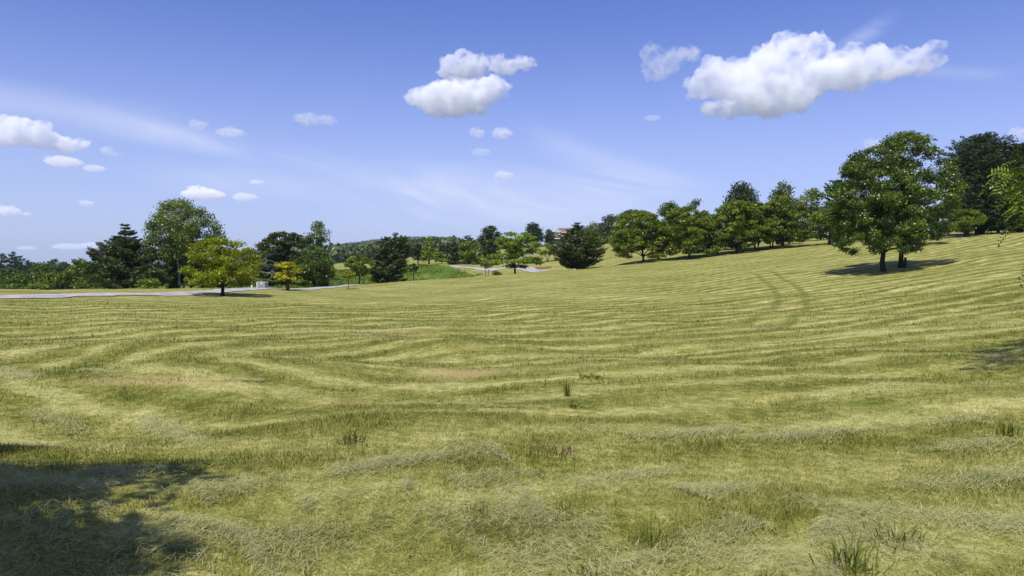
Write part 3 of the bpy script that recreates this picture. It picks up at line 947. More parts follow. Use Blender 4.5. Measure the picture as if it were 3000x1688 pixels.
broadleaf('broadleaf_tree', 'small forked tree between second and third row trunks', 2123, 112, 645, 2087, 2164, 722, 'vase', 'olive', 0.5, 40, 0.24, 0.9, seed=107, stems=2, trunk_r=0.12)
broadleaf('broadleaf_tree', 'slim forked tree immediately right of the third row trunk', 2170, 110, 630, 2135, 2212, 722, 'vase', 'green', 0.5, 40, 0.24, 0.9, seed=108, stems=2, trunk_r=0.12)
broadleaf('pear_tree', 'left one of two tall dense egg-shaped trees behind the row', 2172, 150, 537, 2113, 2228, 705, 'egg', 'dark', 0.85, 170, 0.26, 1.6, seed=109, depth=0.5, group='dense egg-shaped trees')
broadleaf('broadleaf_tree', 'many-stemmed fan-shaped tree in the middle of the row', 2215, 106, 596, 2152, 2282, 712, 'vase', 'olive', 0.42, 90, 0.19, 1.1, seed=110, stems=4, trunk_r=0.18, limbs=20)
broadleaf('broadleaf_tree', 'fan-shaped tree on thin stems right of the middle of the row', 2260, 107, 600, 2208, 2318, 710, 'vase', 'olive', 0.42, 70, 0.2, 1.0, seed=111, stems=3, trunk_r=0.15, limbs=16)
broadleaf('layered_tree', 'fourth domed tree of the row on the thickest trunk', 2291, 103, 574, 2219, 2370, 706, 'dome', 'olive', 0.5, 230, 0.14, 1.5, seed=112, trunk_r=0.24, limbs=20, group=ROWG)
broadleaf('broadleaf_tree', 'little tree with slender trunk at the right end of the mulched row', 2311, 112, 655, 2277, 2356, 705, 'vase', 'green', 0.5, 40, 0.24, 1.0, seed=113, trunk_r=0.1)
broadleaf('pear_tree', 'right one of two tall dense egg-shaped trees behind the row', 2293, 150, 540, 2241, 2348, 700, 'egg', 'green', 0.85, 170, 0.26, 1.6, seed=114, depth=0.5, group='dense egg-shaped trees')
broadleaf('airy_tree', 'see-through airy tree on a straight thin trunk before the big twin trees', 2404, 122, 553, 2328, 2446, 694, 'oval', 'airy', 0.6, 80, 0.2, 0.65, seed=115, trunk_r=0.15, limbs=24, leafpx=1.9)
broadleaf('broadleaf_tree', 'low-branching tree half covered by the big twin trees', 2428, 100, 610, 2368, 2503, 694, 'dome', 'olive', 0.45, 80, 0.2, 1.1, seed=116, trunk_r=0.22, limbs=18)
conifer('cypress_tree', 'dark evergreen tip showing left of the big twin trees', 2460, 140, 528, 2420, 2510, 700, 'blue', 18, 9, 0.5, 0.0, 1.3, 'oval', seed=117)

# ---- the two big trees and what stands right of them
broadleaf('maple_tree', 'big leafy tree with low sweeping boughs, the left trunk of the large pair', 2589, 55, 440, 2424, 2690, 735, 'dome', 'maple', 0.62, 230, 0.14, 1.0, seed=120, trunk_r=0.185, limbs=40, leafpx=1.9, depth=0.5, aspect=0.75)
broadleaf('maple_tree', 'tallest leafy tree with rounded top, the right trunk of the large pair', 2638, 56.5, 392, 2500, 2796, 718, 'oval', 'maple', 0.62, 260, 0.13, 1.0, seed=121, trunk_r=0.18, limbs=44, leafpx=1.9, depth=0.5, aspect=0.75)
conifer('cypress_tree', 'massive dark evergreen with a very thick trunk at the top of the lawn', 2868, 97, 396, 2765, 2968, 672, 'blue', 34, 15, 0.3, 0.0, 3.0, 'cypress', seed=122, ragged=0.2, fullness=0.28, trunk_r=0.5)
conifer('cypress_tree', 'dark evergreen cut by the right edge behind the massive one', 2985, 102, 418, 2925, 3060, 672, 'blue', 30, 15, 0.3, 0.0, 3.0, 'cypress', seed=123, ragged=0.2, fullness=0.28, trunk_r=0.35)
broadleaf('broadleaf_tree', 'low spreading tree below the massive dark evergreen', 2829, 93, 612, 2762, 2886, 676, 'dome', 'olive', 0.45, 60, 0.22, 1.1, seed=124, trunk_r=0.24, limbs=16, stems=2)
broadleaf('broadleaf_tree', 'short twin-stemmed tree right of the thickest trunk', 2922, 99, 628, 2884, 2966, 672, 'dome', 'green', 0.5, 50, 0.24, 1.1, seed=125, trunk_r=0.2, limbs=10, stems=2)
broadleaf('broadleaf_tree', 'tree on a dark trunk seen through the gap right of the large pair', 2686, 84, 560, 2620, 2780, 690, 'dome', 'green', 0.5, 80, 0.2, 1.0, seed=126, trunk_r=0.24, limbs=16)
broadleaf('broadleaf_tree', 'round shrub-like tree far behind the right evergreens', 2955, 150, 640, 2890, 3030, 676, 'bush', 'dark', 0.6, 50, 0.24, 1.0, seed=127)

# ---- the stump beside the right trunk of the large pair
def blob_tube(name, path, radii, mat, parent=None, sides=10):
    return tubes(name, [(np.asarray(path, float), np.asarray(radii, float))], mat, parent, sides)

sx, sy = X_at(2651, 55.6), 55.6
sz = float(ground_z(sx, sy))
st = empty('tree_stump', (sx, sy, sz))
tag(st, 'broken dark stump leaning on the right trunk of the large pair', 'stump')
blob_tube('bark', [(0, 0, -.1), (0, 0, .05), (.02, 0, .5), (.02, 0, .82)], [.17, .13, .10, .09], BARK, st)
blob_tube('cut_top', [(.02, 0, .80), (.02, 0, .825), (.02, 0, .83)], [.088, .085, .005], BARK_PALE, st)

# ------------------------------------------------------------------ boxes, walls, roofs
def box_v(x0, x1, y0, y1, z0, z1):
    v = np.array([[x, y, z] for z in (z0, z1) for y in (y0, y1) for x in (x0, x1)], float)
    f = np.array([[0, 2, 3, 1], [4, 5, 7, 6], [0, 1, 5, 4], [2, 6, 7, 3], [0, 4, 6, 2], [1, 3, 7, 5]])
    return v, f

def boxes(name, lst, mat, parent, bevel=0.0):
    vs, fs, b = [], [], 0
    for e in lst:
        v, f = box_v(*e)
        vs.append(v)
        fs.append(f + b)
        b += 8
    o = mesh_np(name, np.concatenate(vs), [np.concatenate(fs)], mat, parent)
    if bevel:
        m = o.modifiers.new('bevel', 'BEVEL')
        m.width = bevel
        m.segments = 2
    return o

STUCCO = simple_mat('cream_stucco', (0.74, 0.67, 0.54), 0.9, 0.06, 2.0)
TRIM = simple_mat('white_trim', (0.78, 0.77, 0.74), 0.6, 0.04, 2.0)
SHINGLE = simple_mat('brown_shingle', (0.215, 0.148, 0.108), 0.9, 0.18, 4.0, 0.02)
BRICK = simple_mat('brown_brick', (0.24, 0.11, 0.06), 0.9, 0.2, 6.0)
GLASS = simple_mat('window_glass', (0.04, 0.055, 0.075), 0.08, 0.1, 1.0)
DOORM = simple_mat('dark_door', (0.05, 0.035, 0.03), 0.5, 0.1, 1.0)

HD = 322.0
hx = X_at(1621, HD)
hz = float(ground_z(hx + 8, HD))
k = HD / FPX
zr, ze, zp0, zp1, zb = [P(1640, y, HD)[2] for y in (666.5, 680.5, 694.0, 699.5, 716.0)]
house = empty('house', (hx, HD, zb))
tag(house, 'two-storey cream house with brown hipped roof behind the large dark spruce', 'house')
W_, Dp = 17.0, 9.5
E, Rg = ze - zb, zr - zb
boxes('wall', [(0, W_, 0, Dp, -1.5, E)], STUCCO, house)
ov = 0.5
v = np.array([[-ov, -ov, E], [W_ + ov, -ov, E], [W_ + ov, Dp + ov, E], [-ov, Dp + ov, E], [2.6, Dp / 2, Rg], [W_ - 2.6, Dp / 2, Rg],
              [-ov, -ov, E - .18], [W_ + ov, -ov, E - .18], [W_ + ov, Dp + ov, E - .18], [-ov, Dp + ov, E - .18]])
roof = mesh_np('roof', v, [np.array([[0, 1, 5, 4], [2, 3, 4, 5], [0, 6, 7, 1], [1, 7, 8, 2], [2, 8, 9, 3], [3, 9, 6, 0], [6, 9, 8, 7]]), np.array([[1, 2, 5], [3, 0, 4]])], SHINGLE, house)
boxes('gutter', [(-ov - .08, W_ + ov + .08, -ov - .12, -ov - .004, E - .22, E + .03)], TRIM, house)
# gabled bay on the left of the front
by = -1.5
bw = 2.9
boxes('bay_wall', [(0.1, bw, by, -.003, zp0 - zb - .1, E - .12)], STUCCO, house)
gv2 = np.array([[-.35, by - .4, E - .15], [bw + .45, by - .4, E - .15], [(bw + .1) / 2, by - .4, E + 1.15], [-.35, 1.2, E - .15], [bw + .45, 1.2, E - .15], [(bw + .1) / 2, 3.0, E + 1.15]])
mesh_np('bay_roof', gv2, [np.array([[0, 2, 5, 3], [1, 4, 5, 2]])], SHINGLE, house)
mesh_np('gable', gv2[:3] + np.array([0, .02, 0]), [np.array([[0, 1, 2]])], STUCCO, house)
tubes('bargeboard', [(gv2[[0, 2]] + [0, -.06, 0], np.array([.17, .17])), (gv2[[2, 1]] + [0, -.06, 0], np.array([.17, .17]))], TRIM, house, 4)
def window(parent, x0, x1, y, z0, z1):
    fr = boxes('window', [(x0 - .12, x0, y - .06, y - .002, z0 - .12, z1 + .12), (x1, x1 + .12, y - .06, y - .002, z0 - .12, z1 + .12), (x0, x1, y - .06, y - .002, z1, z1 + .12), (x0, x1, y - .06, y - .002, z0 - .12, z0),
                          (x0, x1, y - .05, y - .004, (z0 + z1) / 2 - .04, (z0 + z1) / 2 + .04)], TRIM, parent)
    boxes('pane', [(x0, x1, y - .03, y - .006, z0, z1)], GLASS, fr)
u0, u1 = zp0 - zb + .45, E - .55
window(house, 1.0, 2.0, by, u0, u1)
for xx in (4.6, 8.2, 12.0):
    window(house, xx, xx + 1.3, 0, u0 + .1, u1 + .1)
pv = np.array([[-.3, by - 1.9, zp1 - zb], [W_ + .3, by - 1.9, zp1 - zb], [W_ + .3, -.003, zp0 - zb], [-.3, -.003, zp0 - zb], [-.3, by - 1.9, zp1 - zb - .2], [W_ + .3, by - 1.9, zp1 - zb - .2], [W_ + .3, -.003, zp1 - zb - .2], [-.3, -.003, zp1 - zb - .2]])
mesh_np('porch_roof', pv, [np.array([[0, 1, 2, 3], [0, 4, 5, 1], [4, 7, 6, 5], [0, 3, 7, 4], [1, 5, 6, 2]])], SHINGLE, house)
boxes('porch_gutter', [(-.35, W_ + .35, by - 2.0, by - 1.904, zp1 - zb - .26, zp1 - zb + .02)], TRIM, house)
for xx in (.1, 3.0, 6.0, 9.0, 12.5, 16.5):
    boxes('porch_post', [(xx, xx + .28, by - 1.75, by - 1.47, -.2, zp1 - zb - .2)], TRIM, house)
boxes('lower_wall', [(0.05, W_ - .05, -.04, -.003, 0, zp1 - zb - .2)], simple_mat('porch_shade_brown', (0.20, 0.14, 0.105), .9, .1), house)  # porch shade is put into the dark brown of this wall
window(house, 1.2, 2.4, -.04, .9, zp1 - zb - .7)
boxes('door', [(5.2, 6.3, -.12, -.044, 0, 2.1)], DOORM, house)

# farm building far behind the golden tree
fx_, fD = X_at(741, 175), 175.0
fz = float(ground_z(fx_, fD))
farm = empty('farmhouse', (fx_, fD, fz - .1))
tag(farm, 'small cream building with brick chimney glimpsed between yellow-green and dark trees', 'building')
boxes('wall', [(-1.0, 6.0, 0, 5, 0, 1.35)], STUCCO, farm)
rv = np.array([[-1.4, -.4, 1.3], [6.4, -.4, 1.3], [6.4, 5.4, 1.3], [-1.4, 5.4, 1.3], [-1.4, 2.5, 2.6], [6.4, 2.5, 2.6]])
mesh_np('roof', rv, [np.array([[0, 1, 5, 4], [2, 3, 4, 5]]), np.array([[0, 4, 3], [1, 2, 5]])], simple_mat('grey_roof', (.16, .16, .17), .8), farm)
boxes('chimney', [(.05, .55, -.45, .1, 0, 2.5)], BRICK, farm)
window(farm, 1.2, 1.8, 0, .5, 1.1)

# ------------------------------------------------------------------ roadside cabinet and post
METAL = simple_mat('grey_green_metal', (0.235, 0.265, 0.245), 0.55, 0.05, 3.0)
METAL_L = simple_mat('pale_grey_metal', (0.52, 0.54, 0.49), 0.5, 0.05, 3.0)
WHITE = simple_mat('white_plastic', (0.78, 0.79, 0.78), 0.5, 0.04, 3.0)
PINK = simple_mat('faded_pink_print', (0.55, 0.24, 0.34), 0.6, 0.1, 30.0)
cD = 80.0
c0 = P(751, 846, cD)
cx0, cz0 = c0[0], float(ground_z(c0[0] + .5, cD))
w_ = 26.5 * cD / FPX
h_ = P(760, 826, cD)[2] - cz0
cab = empty('utility_cabinet', (cx0, cD, cz0))
cab.rotation_euler.z = math.radians(-8)
tag(cab, 'grey-green metal utility cabinet with a warning sticker beside the road', 'utility cabinet')
sd = .19
boxes('cabinet_body', [(sd, w_, 0, .8, -.1, h_ - .10)], METAL, cab, .012)
boxes('lid', [(-.02, w_ + .02, -.03, .83, h_ - .097, h_)], METAL_L, cab, .02)
boxes('side_panel', [(0, sd - .003, -.02, .8, -.1, h_ - .10)], METAL_L, cab, .01)
boxes('foot_gap', [(sd + .03, w_ - .03, -.05, -.003, -.05, .05)], simple_mat('gap_shade_black', (.02, .02, .02), .9), cab)  # solid black strip stands in for the shaded gap at the foot
lb = boxes('warning_sticker', [(.50, .74, -.012, -.003, .28, .56)], WHITE, cab)
boxes('warning_print', [(.51, .64, -.018, -.0125, .33, .43), (.56, .72, -.018, -.0125, .45, .53)], PINK, lb)
for xx in (.27, .86):
    boxes('latch', [(xx, xx + .10, -.03, -.003, .2, .27)], WHITE, cab, .008)
pz = float(ground_z(X_at(737, 79), 79))
post = empty('marker_post', (X_at(738.5, 79), 79, pz))
tag(post, 'leaning white plastic marker post left of the utility cabinet', 'post')
post.rotation_euler = (0, math.radians(-6), 0)
ph_ = P(735, 827, 79)[2] - pz
blob_tube('post_tube', [(0, 0, -.1), (0, 0, .02), (0, 0, ph_ - .1)], [.095, .095, .095], WHITE, post, 12)
blob_tube('post_cap', [(0, 0, ph_ - .1), (0, 0, ph_ - .02), (0, 0, ph_), (0, 0, ph_ + .003)], [.105, .105, .09, .002], WHITE, post, 12)
# stake of the young tree
skx = X_at(1431, 106)
skz = float(ground_z(skx, 106))
blob = blob_tube('stake', [(skx, 106, skz - .1), (skx + .03, 106, skz + .5), (skx + .05, 106, skz + 1.0)], [.07, .06, .055], BARK_PALE, None, 7)
tag(blob, 'short weathered wooden stake beside the staked young tree', 'stake')

# ------------------------------------------------------------------ far woods and tall meadow growth (uncountable)
def far_woods():
    rg = np.random.default_rng(77)
    C_, N_, Sz, T_ = [], [], [], []
    spots = []
    for _ in range(700):
        D = rg.uniform(380, 700)
        px = rg.uniform(880, 1330)
        spots.append((X_at(px, D), D, rg.uniform(4, 7), 7))
    for _ in range(2600):
        D = rg.uniform(2300, 3400)
        px = rg.uniform(760, 1520)
        spots.append((X_at(px, D), D, rg.uniform(8, 13), 8))
    for _ in range(500):
        D = rg.uniform(800, 1500)
        px = rg.uniform(640, 1500)
        spots.append((X_at(px, D), D, rg.uniform(5, 9), 7))
    for x, y, R, hh in spots:
        n = 110 if y < 800 else 24
        z = float(ground_z(x, y))
        d = unit(rg.normal(size=(n, 3)))
        d[:, 2] = np.abs(d[:, 2]) * 1.1 - .15
        c = np.array([x, y, z + R * .5]) + d * R * rg.uniform(.75, 1.05, (n, 1))
        C_.append(c)
        N_.append(unit(d + rg.normal(0, .4, (n, 3))))
        Sz.append(np.full(n, R * (.36 if n == 110 else .8)) * rg.uniform(.7, 1.3, n))
        T_.append(np.clip(rg.uniform(.2, .8) + rg.normal(0, .2, n), 0, 1))
    c, nn, sz_, tt_ = np.concatenate(C_), np.concatenate(N_), np.concatenate(Sz), np.concatenate(T_)
    dr = np.cross(nn, rg.normal(size=nn.shape))
    tag(leaf_cards('distant_woods', c, dr, nn, sz_, sz_ * .8, LEAF['haze'], None, tt_), 'wooded hills and treeline far beyond the pasture', 'woods', kind='stuff')

far_woods()


# ------------------------------------------------------------------ turf blades, loose hay (uncountable)
def fbm(x, y, seed, wl, oct=4):
    rg = np.random.default_rng(seed)
    o = np.zeros_like(x)
    a = 1.0
    tot = 0
    for k in range(oct):
        for j in range(5):
            th = rg.uniform(0, 2 * math.pi)
            w = wl * rg.uniform(.7, 1.4)
            o += a * np.sin(2 * math.pi / w * (x * math.cos(th) + y * math.sin(th)) + rg.uniform(0, 7)) / 5 * 1.6
        tot += a
        wl *= .5
        a *= .6
    return np.clip(o / tot * 1.3 + .5, 0, 1)


def wedge(rg, n, r0, r1, power):
    """random points in front; density per square metre falls with the distance to the given power"""
    u = rg.uniform(0, 1, n)
    q = 2.0 - power
    r = (r0 ** q + u * (r1 ** q - r0 ** q)) ** (1 / q)
    a = rg.uniform(-math.radians(50), math.radians(50), n)
    return r * np.sin(a), r * np.cos(a), r


def blades(name, x, y, z, h, w, lean, az_, tint, mat, curl=0.5, label=None, kind='stuff', lift=0.0, parent=None):
    n = len(x)
    dx, dy = np.cos(az_), np.sin(az_)
    fa = az_ + math.pi / 2 + np.random.default_rng(1).normal(0, .8, n)
    wx, wy = np.cos(fa) * w / 2, np.sin(fa) * w / 2
    p0 = np.stack([x, y, z + lift], -1)
    l1 = lean * (1 - curl * .6)
    l2 = lean * (1 + curl * .6)
    s1 = np.stack([np.sin(l1) * dx, np.sin(l1) * dy, np.cos(l1)], -1) * (h * .55)[:, None]
    s2 = np.stack([np.sin(l2) * dx, np.sin(l2) * dy, np.cos(l2)], -1) * (h * .45)[:, None]
    W = np.stack([wx, wy, np.zeros(n)], -1)
    v = np.empty((n, 5, 3))
    v[:, 0] = p0 - W
    v[:, 1] = p0 + W
    v[:, 2] = p0 + s1 - W * .75
    v[:, 3] = p0 + s1 + W * .75
    v[:, 4] = p0 + s1 + s2
    b = np.arange(n)[:, None] * 5
    q = b + np.array([[0, 1, 3, 2]])
    t = b + np.array([[2, 3, 4]])
    o = mesh_np(name, v.reshape(-1, 3), [q, t], mat, parent, np.repeat(tint, 5))
    if label:
        tag(o, label, 'grass', kind=kind)
    return o


BLADE = blade_mat('grass_blades', (0.092, 0.130, 0.011), (0.53, 0.50, 0.155), 0.45, 0.3)
HAY = blade_mat('dry_hay', (0.28, 0.285, 0.105), (0.66, 0.645, 0.33), 0.15, 0.2)


def turf():
    rg = np.random.default_rng(31)
    x, y, r = [np.concatenate(q) for q in zip(wedge(rg, 170000, 2.4, 9, 0.6), wedge(rg, 230000, 8.5, 48, 1.55))]
    z = ground_z(x, y)
    keep = y > 1.6
    x, y, z, r = x[keep], y[keep], z[keep], r[keep]
    n = len(x)
    clump = fbm(x, y, 5, 1.6, 4)
    green = fbm(x, y, 9, 3.4, 3)
    st_ = .5 + .5 * np.sin(mow_phase(x, y))
    h = (0.022 + 0.040 * clump ** 1.5) * (1.25 - .5 * st_) * rg.uniform(.5, 1.6, n) * (1 + .25 * (r > 14))
    tall = rg.uniform(0, 1, n) < .012
    h[tall] *= rg.uniform(1.2, 1.9, tall.sum())
    w = 0.0042 * np.maximum(1, r / 5.0) ** 0.85 * rg.uniform(.6, 1.5, n)
    lean = np.abs(rg.normal(.65, .42, n))
    ti = np.clip(.42 + .36 * st_ - .5 * (green - .4) + rg.normal(0, .26, n), 0, 1)
    blades('grass', x, y, z, h, w, lean, rg.uniform(0, 2 * math.pi, n), ti, BLADE, label='short mown grass blades covering the near lawn', lift=-.005)


turf()

ROWS = [([(-200, 1672), (0, 1662), (180, 1646), (350, 1632), (560, 1600), (640, 1560)], 1.5, .13), ([(70, 1556), (140, 1525), (210, 1508), (300, 1497)], 1.2, .11), ([(-100, 1440), (120, 1430), (290, 1446)], 1.0, .07),
        ([(290, 1392), (400, 1383), (520, 1386), (640, 1380)], .8, .06), ([(590, 1446), (700, 1430), (900, 1408), (1100, 1372), (1300, 1342), (1450, 1327)], 1.0, .07),
        ([(740, 1632), (900, 1592), (1050, 1556), (1230, 1535), (1420, 1512), (1560, 1490)], 1.7, .11), ([(980, 1385), (1180, 1352), (1350, 1340)], .8, .06),
        ([(1440, 1655), (1560, 1632), (1700, 1640), (1800, 1690)], 1.6, .10), ([(1480, 1505), (1600, 1532), (1740, 1556)], 1.0, .06),
        ([(2030, 1446), (2200, 1432), (2380, 1420)], .8, .05), ([(2330, 1470), (2500, 1500), (2700, 1520), (3050, 1556)], 1.3, .06), ([(2420, 1560), (2600, 1600), (2760, 1650), (3000, 1680)], 1.4, .08),
        ([(2080, 1655), (2250, 1640), (2450, 1675)], 1.2, .06), ([(2620, 1440), (2800, 1420), (3050, 1380)], 1.1, .05), ([(2150, 1296), (2400, 1275), (2620, 1255), (2900, 1225)], .8, .04),
        ([(1500, 1330), (1800, 1300), (2150, 1262)], .6, .035), ([(430, 1230), (520, 1280), (600, 1330)], .9, .05), ([(100, 1210), (200, 1250), (270, 1290)], .8, .04), ([(900, 1480), (1040, 1455), (1200, 1430)], .7, .04),
        ([(1350, 1420), (1450, 1400), (1560, 1395)], .7, .05), ([(1700, 1420), (1850, 1400), (2000, 1378)], .6, .04), ([(230, 1085), (330, 1105), (420, 1118), (560, 1122), (760, 1120)], .35, .03),
        ([(0, 1080), (100, 1130), (180, 1180)], .8, .04), ([(1330, 1185), (1450, 1195), (1600, 1200)], .3, .03), ([(2700, 1330), (2850, 1310), (3050, 1290)], .8, .04), ([(1900, 1690), (2050, 1600), (2200, 1540)], .8, .05)]


def hay():
    rg = np.random.default_rng(41)
    X, Y, H, L, A, T = [], [], [], [], [], []
    for pts_, wd, hh in ROWS:
        w3 = np.array([hit(px, min(py, 1700)) for px, py in pts_])
        seg = np.linalg.norm(np.diff(w3[:, :2], axis=0), axis=1)
        sc_ = np.concatenate([[0], np.cumsum(seg)])
        tot = sc_[-1]
        dist = np.linalg.norm(w3[:, :2].mean(0))
        n = int(min(tot * 1500 * wd * min(1, 6.0 / dist) , 11000))
        # uneven: several piles along the row
        nb = max(3, int(tot / .45))
        cen = rg.uniform(0, tot, nb)
        wt_ = rg.uniform(.2, 1.0, nb)
        k = rg.choice(nb, n, p=wt_ / wt_.sum())
        q = np.clip(cen[k] + rg.normal(0, .30, n), 0, tot)
        bx = np.interp(q, sc_, w3[:, 0])
        by_ = np.interp(q, sc_, w3[:, 1])
        ta = np.arctan2(np.interp(q, sc_, np.gradient(w3[:, 1])), np.interp(q, sc_, np.gradient(w3[:, 0])))
        half = wd * .12 * (.6 + .8 * wt_[k])
        off = rg.normal(0, 1, n)
        X.append(bx - np.sin(ta) * off * half + rg.normal(0, .03, n))
        Y.append(by_ + np.cos(ta) * off * half + rg.normal(0, .03, n))
        H.append(.6 * hh * np.exp(-off ** 2 / 1.2) * wt_[k] * rg.uniform(.05, 1.0, n) + .02)
        L.append(rg.uniform(.04, .15, n))
        A.append(ta + rg.normal(0, .75, n))
        T.append(np.clip(rg.normal(.5, .25, n), 0, 1))
    # the mower's rows of clippings, and a thin scatter between them
    x, y, r = wedge(rg, 270000, 2.6, 34, 1.2)
    st_ = .5 + .5 * np.sin(mow_phase(x, y))
    pt = fbm(x, y, 21, 2.6, 4)
    keep = rg.uniform(0, 1, len(x)) < np.clip((st_ - .45) * 1.8, 0, 1) ** 1.5 * np.clip((pt - .22) * 1.9, 0, 1) + .05
    x, y, r, st_, pt = x[keep], y[keep], r[keep], st_[keep], pt[keep]
    n = len(x)
    e_ = .2
    gxp = (mow_phase(x + e_, y) - mow_phase(x - e_, y))
    gyp = (mow_phase(x, y + e_) - mow_phase(x, y - e_))
    ta = np.arctan2(gxp, -gyp)
    X.append(x); Y.append(y)
    H.append((.012 + .045 * st_ * pt) * rg.uniform(.2, 1.0, n))
    L.append(rg.uniform(.03, .12, n))
    A.append(ta + rg.normal(0, .8, n))
    T.append(np.clip(rg.normal(.5, .25, n), 0, 1))
    x, y, h, l, a, t = [np.concatenate(q) for q in (X, Y, H, L, A, T)]
    r = np.hypot(x, y)
    n = len(x)
    w = 0.0026 * np.maximum(1, r / 5.0) ** .85 * rg.uniform(.6, 1.5, n)
    z = ground_z(x, y) + h
    flip = rg.uniform(0, 1, n) < .5
    a = np.where(flip, a + math.pi, a)
    sx_, sy_ = x - np.cos(a) * l / 2, y - np.sin(a) * l / 2
    blades('hay', sx_, sy_, z, l, w, np.clip(rg.normal(1.5, .10, n), 1.2, 1.75), a, t, HAY, .25, 'pale dry cut hay lying in loose rows on the near lawn')


hay()

WEED = leaf_mat('weed_green', (0.095, 0.125, 0.014), (0.27, 0.29, 0.06), 0.3, 0.02)
DEAD = leaf_mat('dead_stem_brown', (0.12, 0.075, 0.035), (0.30, 0.20, 0.11), 0.2, 0.02)


def tuft(name, label, px, py, n, hgt, spread, mat, w=.008, lean=.6, seed=0):
    rg = np.random.default_rng(seed)
    p = hit(px, py)
    root = tag(empty(name, tuple(p)), label, 'weed' if mat is WEED else 'dead plant')
    x, y = rg.normal(0, spread, n), rg.normal(0, spread, n)
    blades('foliage', x, y, np.full(n, -.01), hgt * rg.uniform(.5, 1.1, n), w * rg.uniform(.6, 1.4, n), np.abs(rg.normal(lean, .3, n)), np.arctan2(y, x) + rg.normal(0, .8, n), rg.uniform(0, 1, n), mat, .8, None, None, 0, root)
    return root


tuft('grass_tuft', 'large tuft of long green blades at the bottom edge', 2490, 1668, 85, 0.26, .07, WEED, .011, .55, 1)
tuft('grass_tuft', 'sprawling green tuft behind the large one at the bottom edge', 2620, 1590, 70, 0.23, .09, WEED, .009, .8, 2)
tuft('grass_tuft', 'dark upright tuft of grass at the lower centre right', 1905, 1600, 36, 0.24, .05, WEED, .009, .3, 3)
tuft('grass_tuft', 'green tuft low at the bottom edge right of centre', 1740, 1684, 50, 0.16, .08, WEED, .009, .7, 4)
tuft('grass_tuft', 'dark tuft of weeds close to the right edge', 2955, 1278, 60, 0.24, .06, WEED, .012, .4, 5)
tuft('grass_tuft', 'spiky green tuft in the left half of the lawn', 1030, 1296, 60, 0.19, .07, WEED, .012, .6, 6)
tuft('tall_weed', 'single tall weed standing in the middle of the lawn', 1664, 1162, 26, 0.30, .025, WEED, .022, .25, 7)
tuft('grass_tuft', 'short dark upright blades in the hay at the lower centre', 1402, 1510, 24, 0.19, .04, WEED, .009, .3, 8)
tuft('leafy_weed', 'flattened leafy weed right of the tall single weed', 1735, 1108, 40, 0.17, .10, WEED, .035, 1.1, 9)
tuft('leafy_weed', 'pale leafy weed in the open lawn below the tall single weed', 1690, 1195, 16, 0.13, .06, WEED, .045, .9, 10)
tuft('dead_plant', 'clump of reddish brown dead stems in the lawn', 1628, 1326, 90, 0.14, .11, DEAD, .008, 1.0, 11)
tuft('dead_plant', 'dark dried plant remains left of the lawn centre', 1020, 1192, 60, 0.13, .12, DEAD, .014, 1.1, 12)


def undergrowth():
    """tall weeds of the uncut strip beyond the road and rough growth at the hedge foot"""
    rg = np.random.default_rng(51)
    n = 60000
    D = rg.uniform(80, 178, n)
    px = rg.uniform(560, 1440, n)
    x, y = X_at(px, D), D
    m = in_poly(x, y, mead_poly)
    rd = np.full(n, 99.0)
    for pth in (ROAD, DRIVE):
        for a, b in zip(pth[:-1], pth[1:]):
            t = np.clip(((x - a[0]) * (b - a)[0] + (y - a[1]) * (b - a)[1]) / ((b - a) @ (b - a)), 0, 1)
            rd = np.minimum(rd, np.hypot(x - a[0] - t * (b - a)[0], y - a[1] - t * (b - a)[1]))
    m &= rd > 3.2
    x, y, rd = x[m], y[m], rd[m]
    n = len(x)
    cl = fbm(x, y, 61, 7, 3)
    h = (.10 + .30 * cl ** 2) * rg.uniform(.5, 1.3, n)
    blades('meadow_weeds', x, y, ground_z(x, y), h, rg.uniform(.08, .2, n), np.abs(rg.normal(.6, .3, n)), rg.uniform(0, 6.28, n), np.clip(rg.normal(.5, .3, n), 0, 1), LEAF['olive'], .6, 'tall green weeds of the uncut meadow beyond the road')


undergrowth()

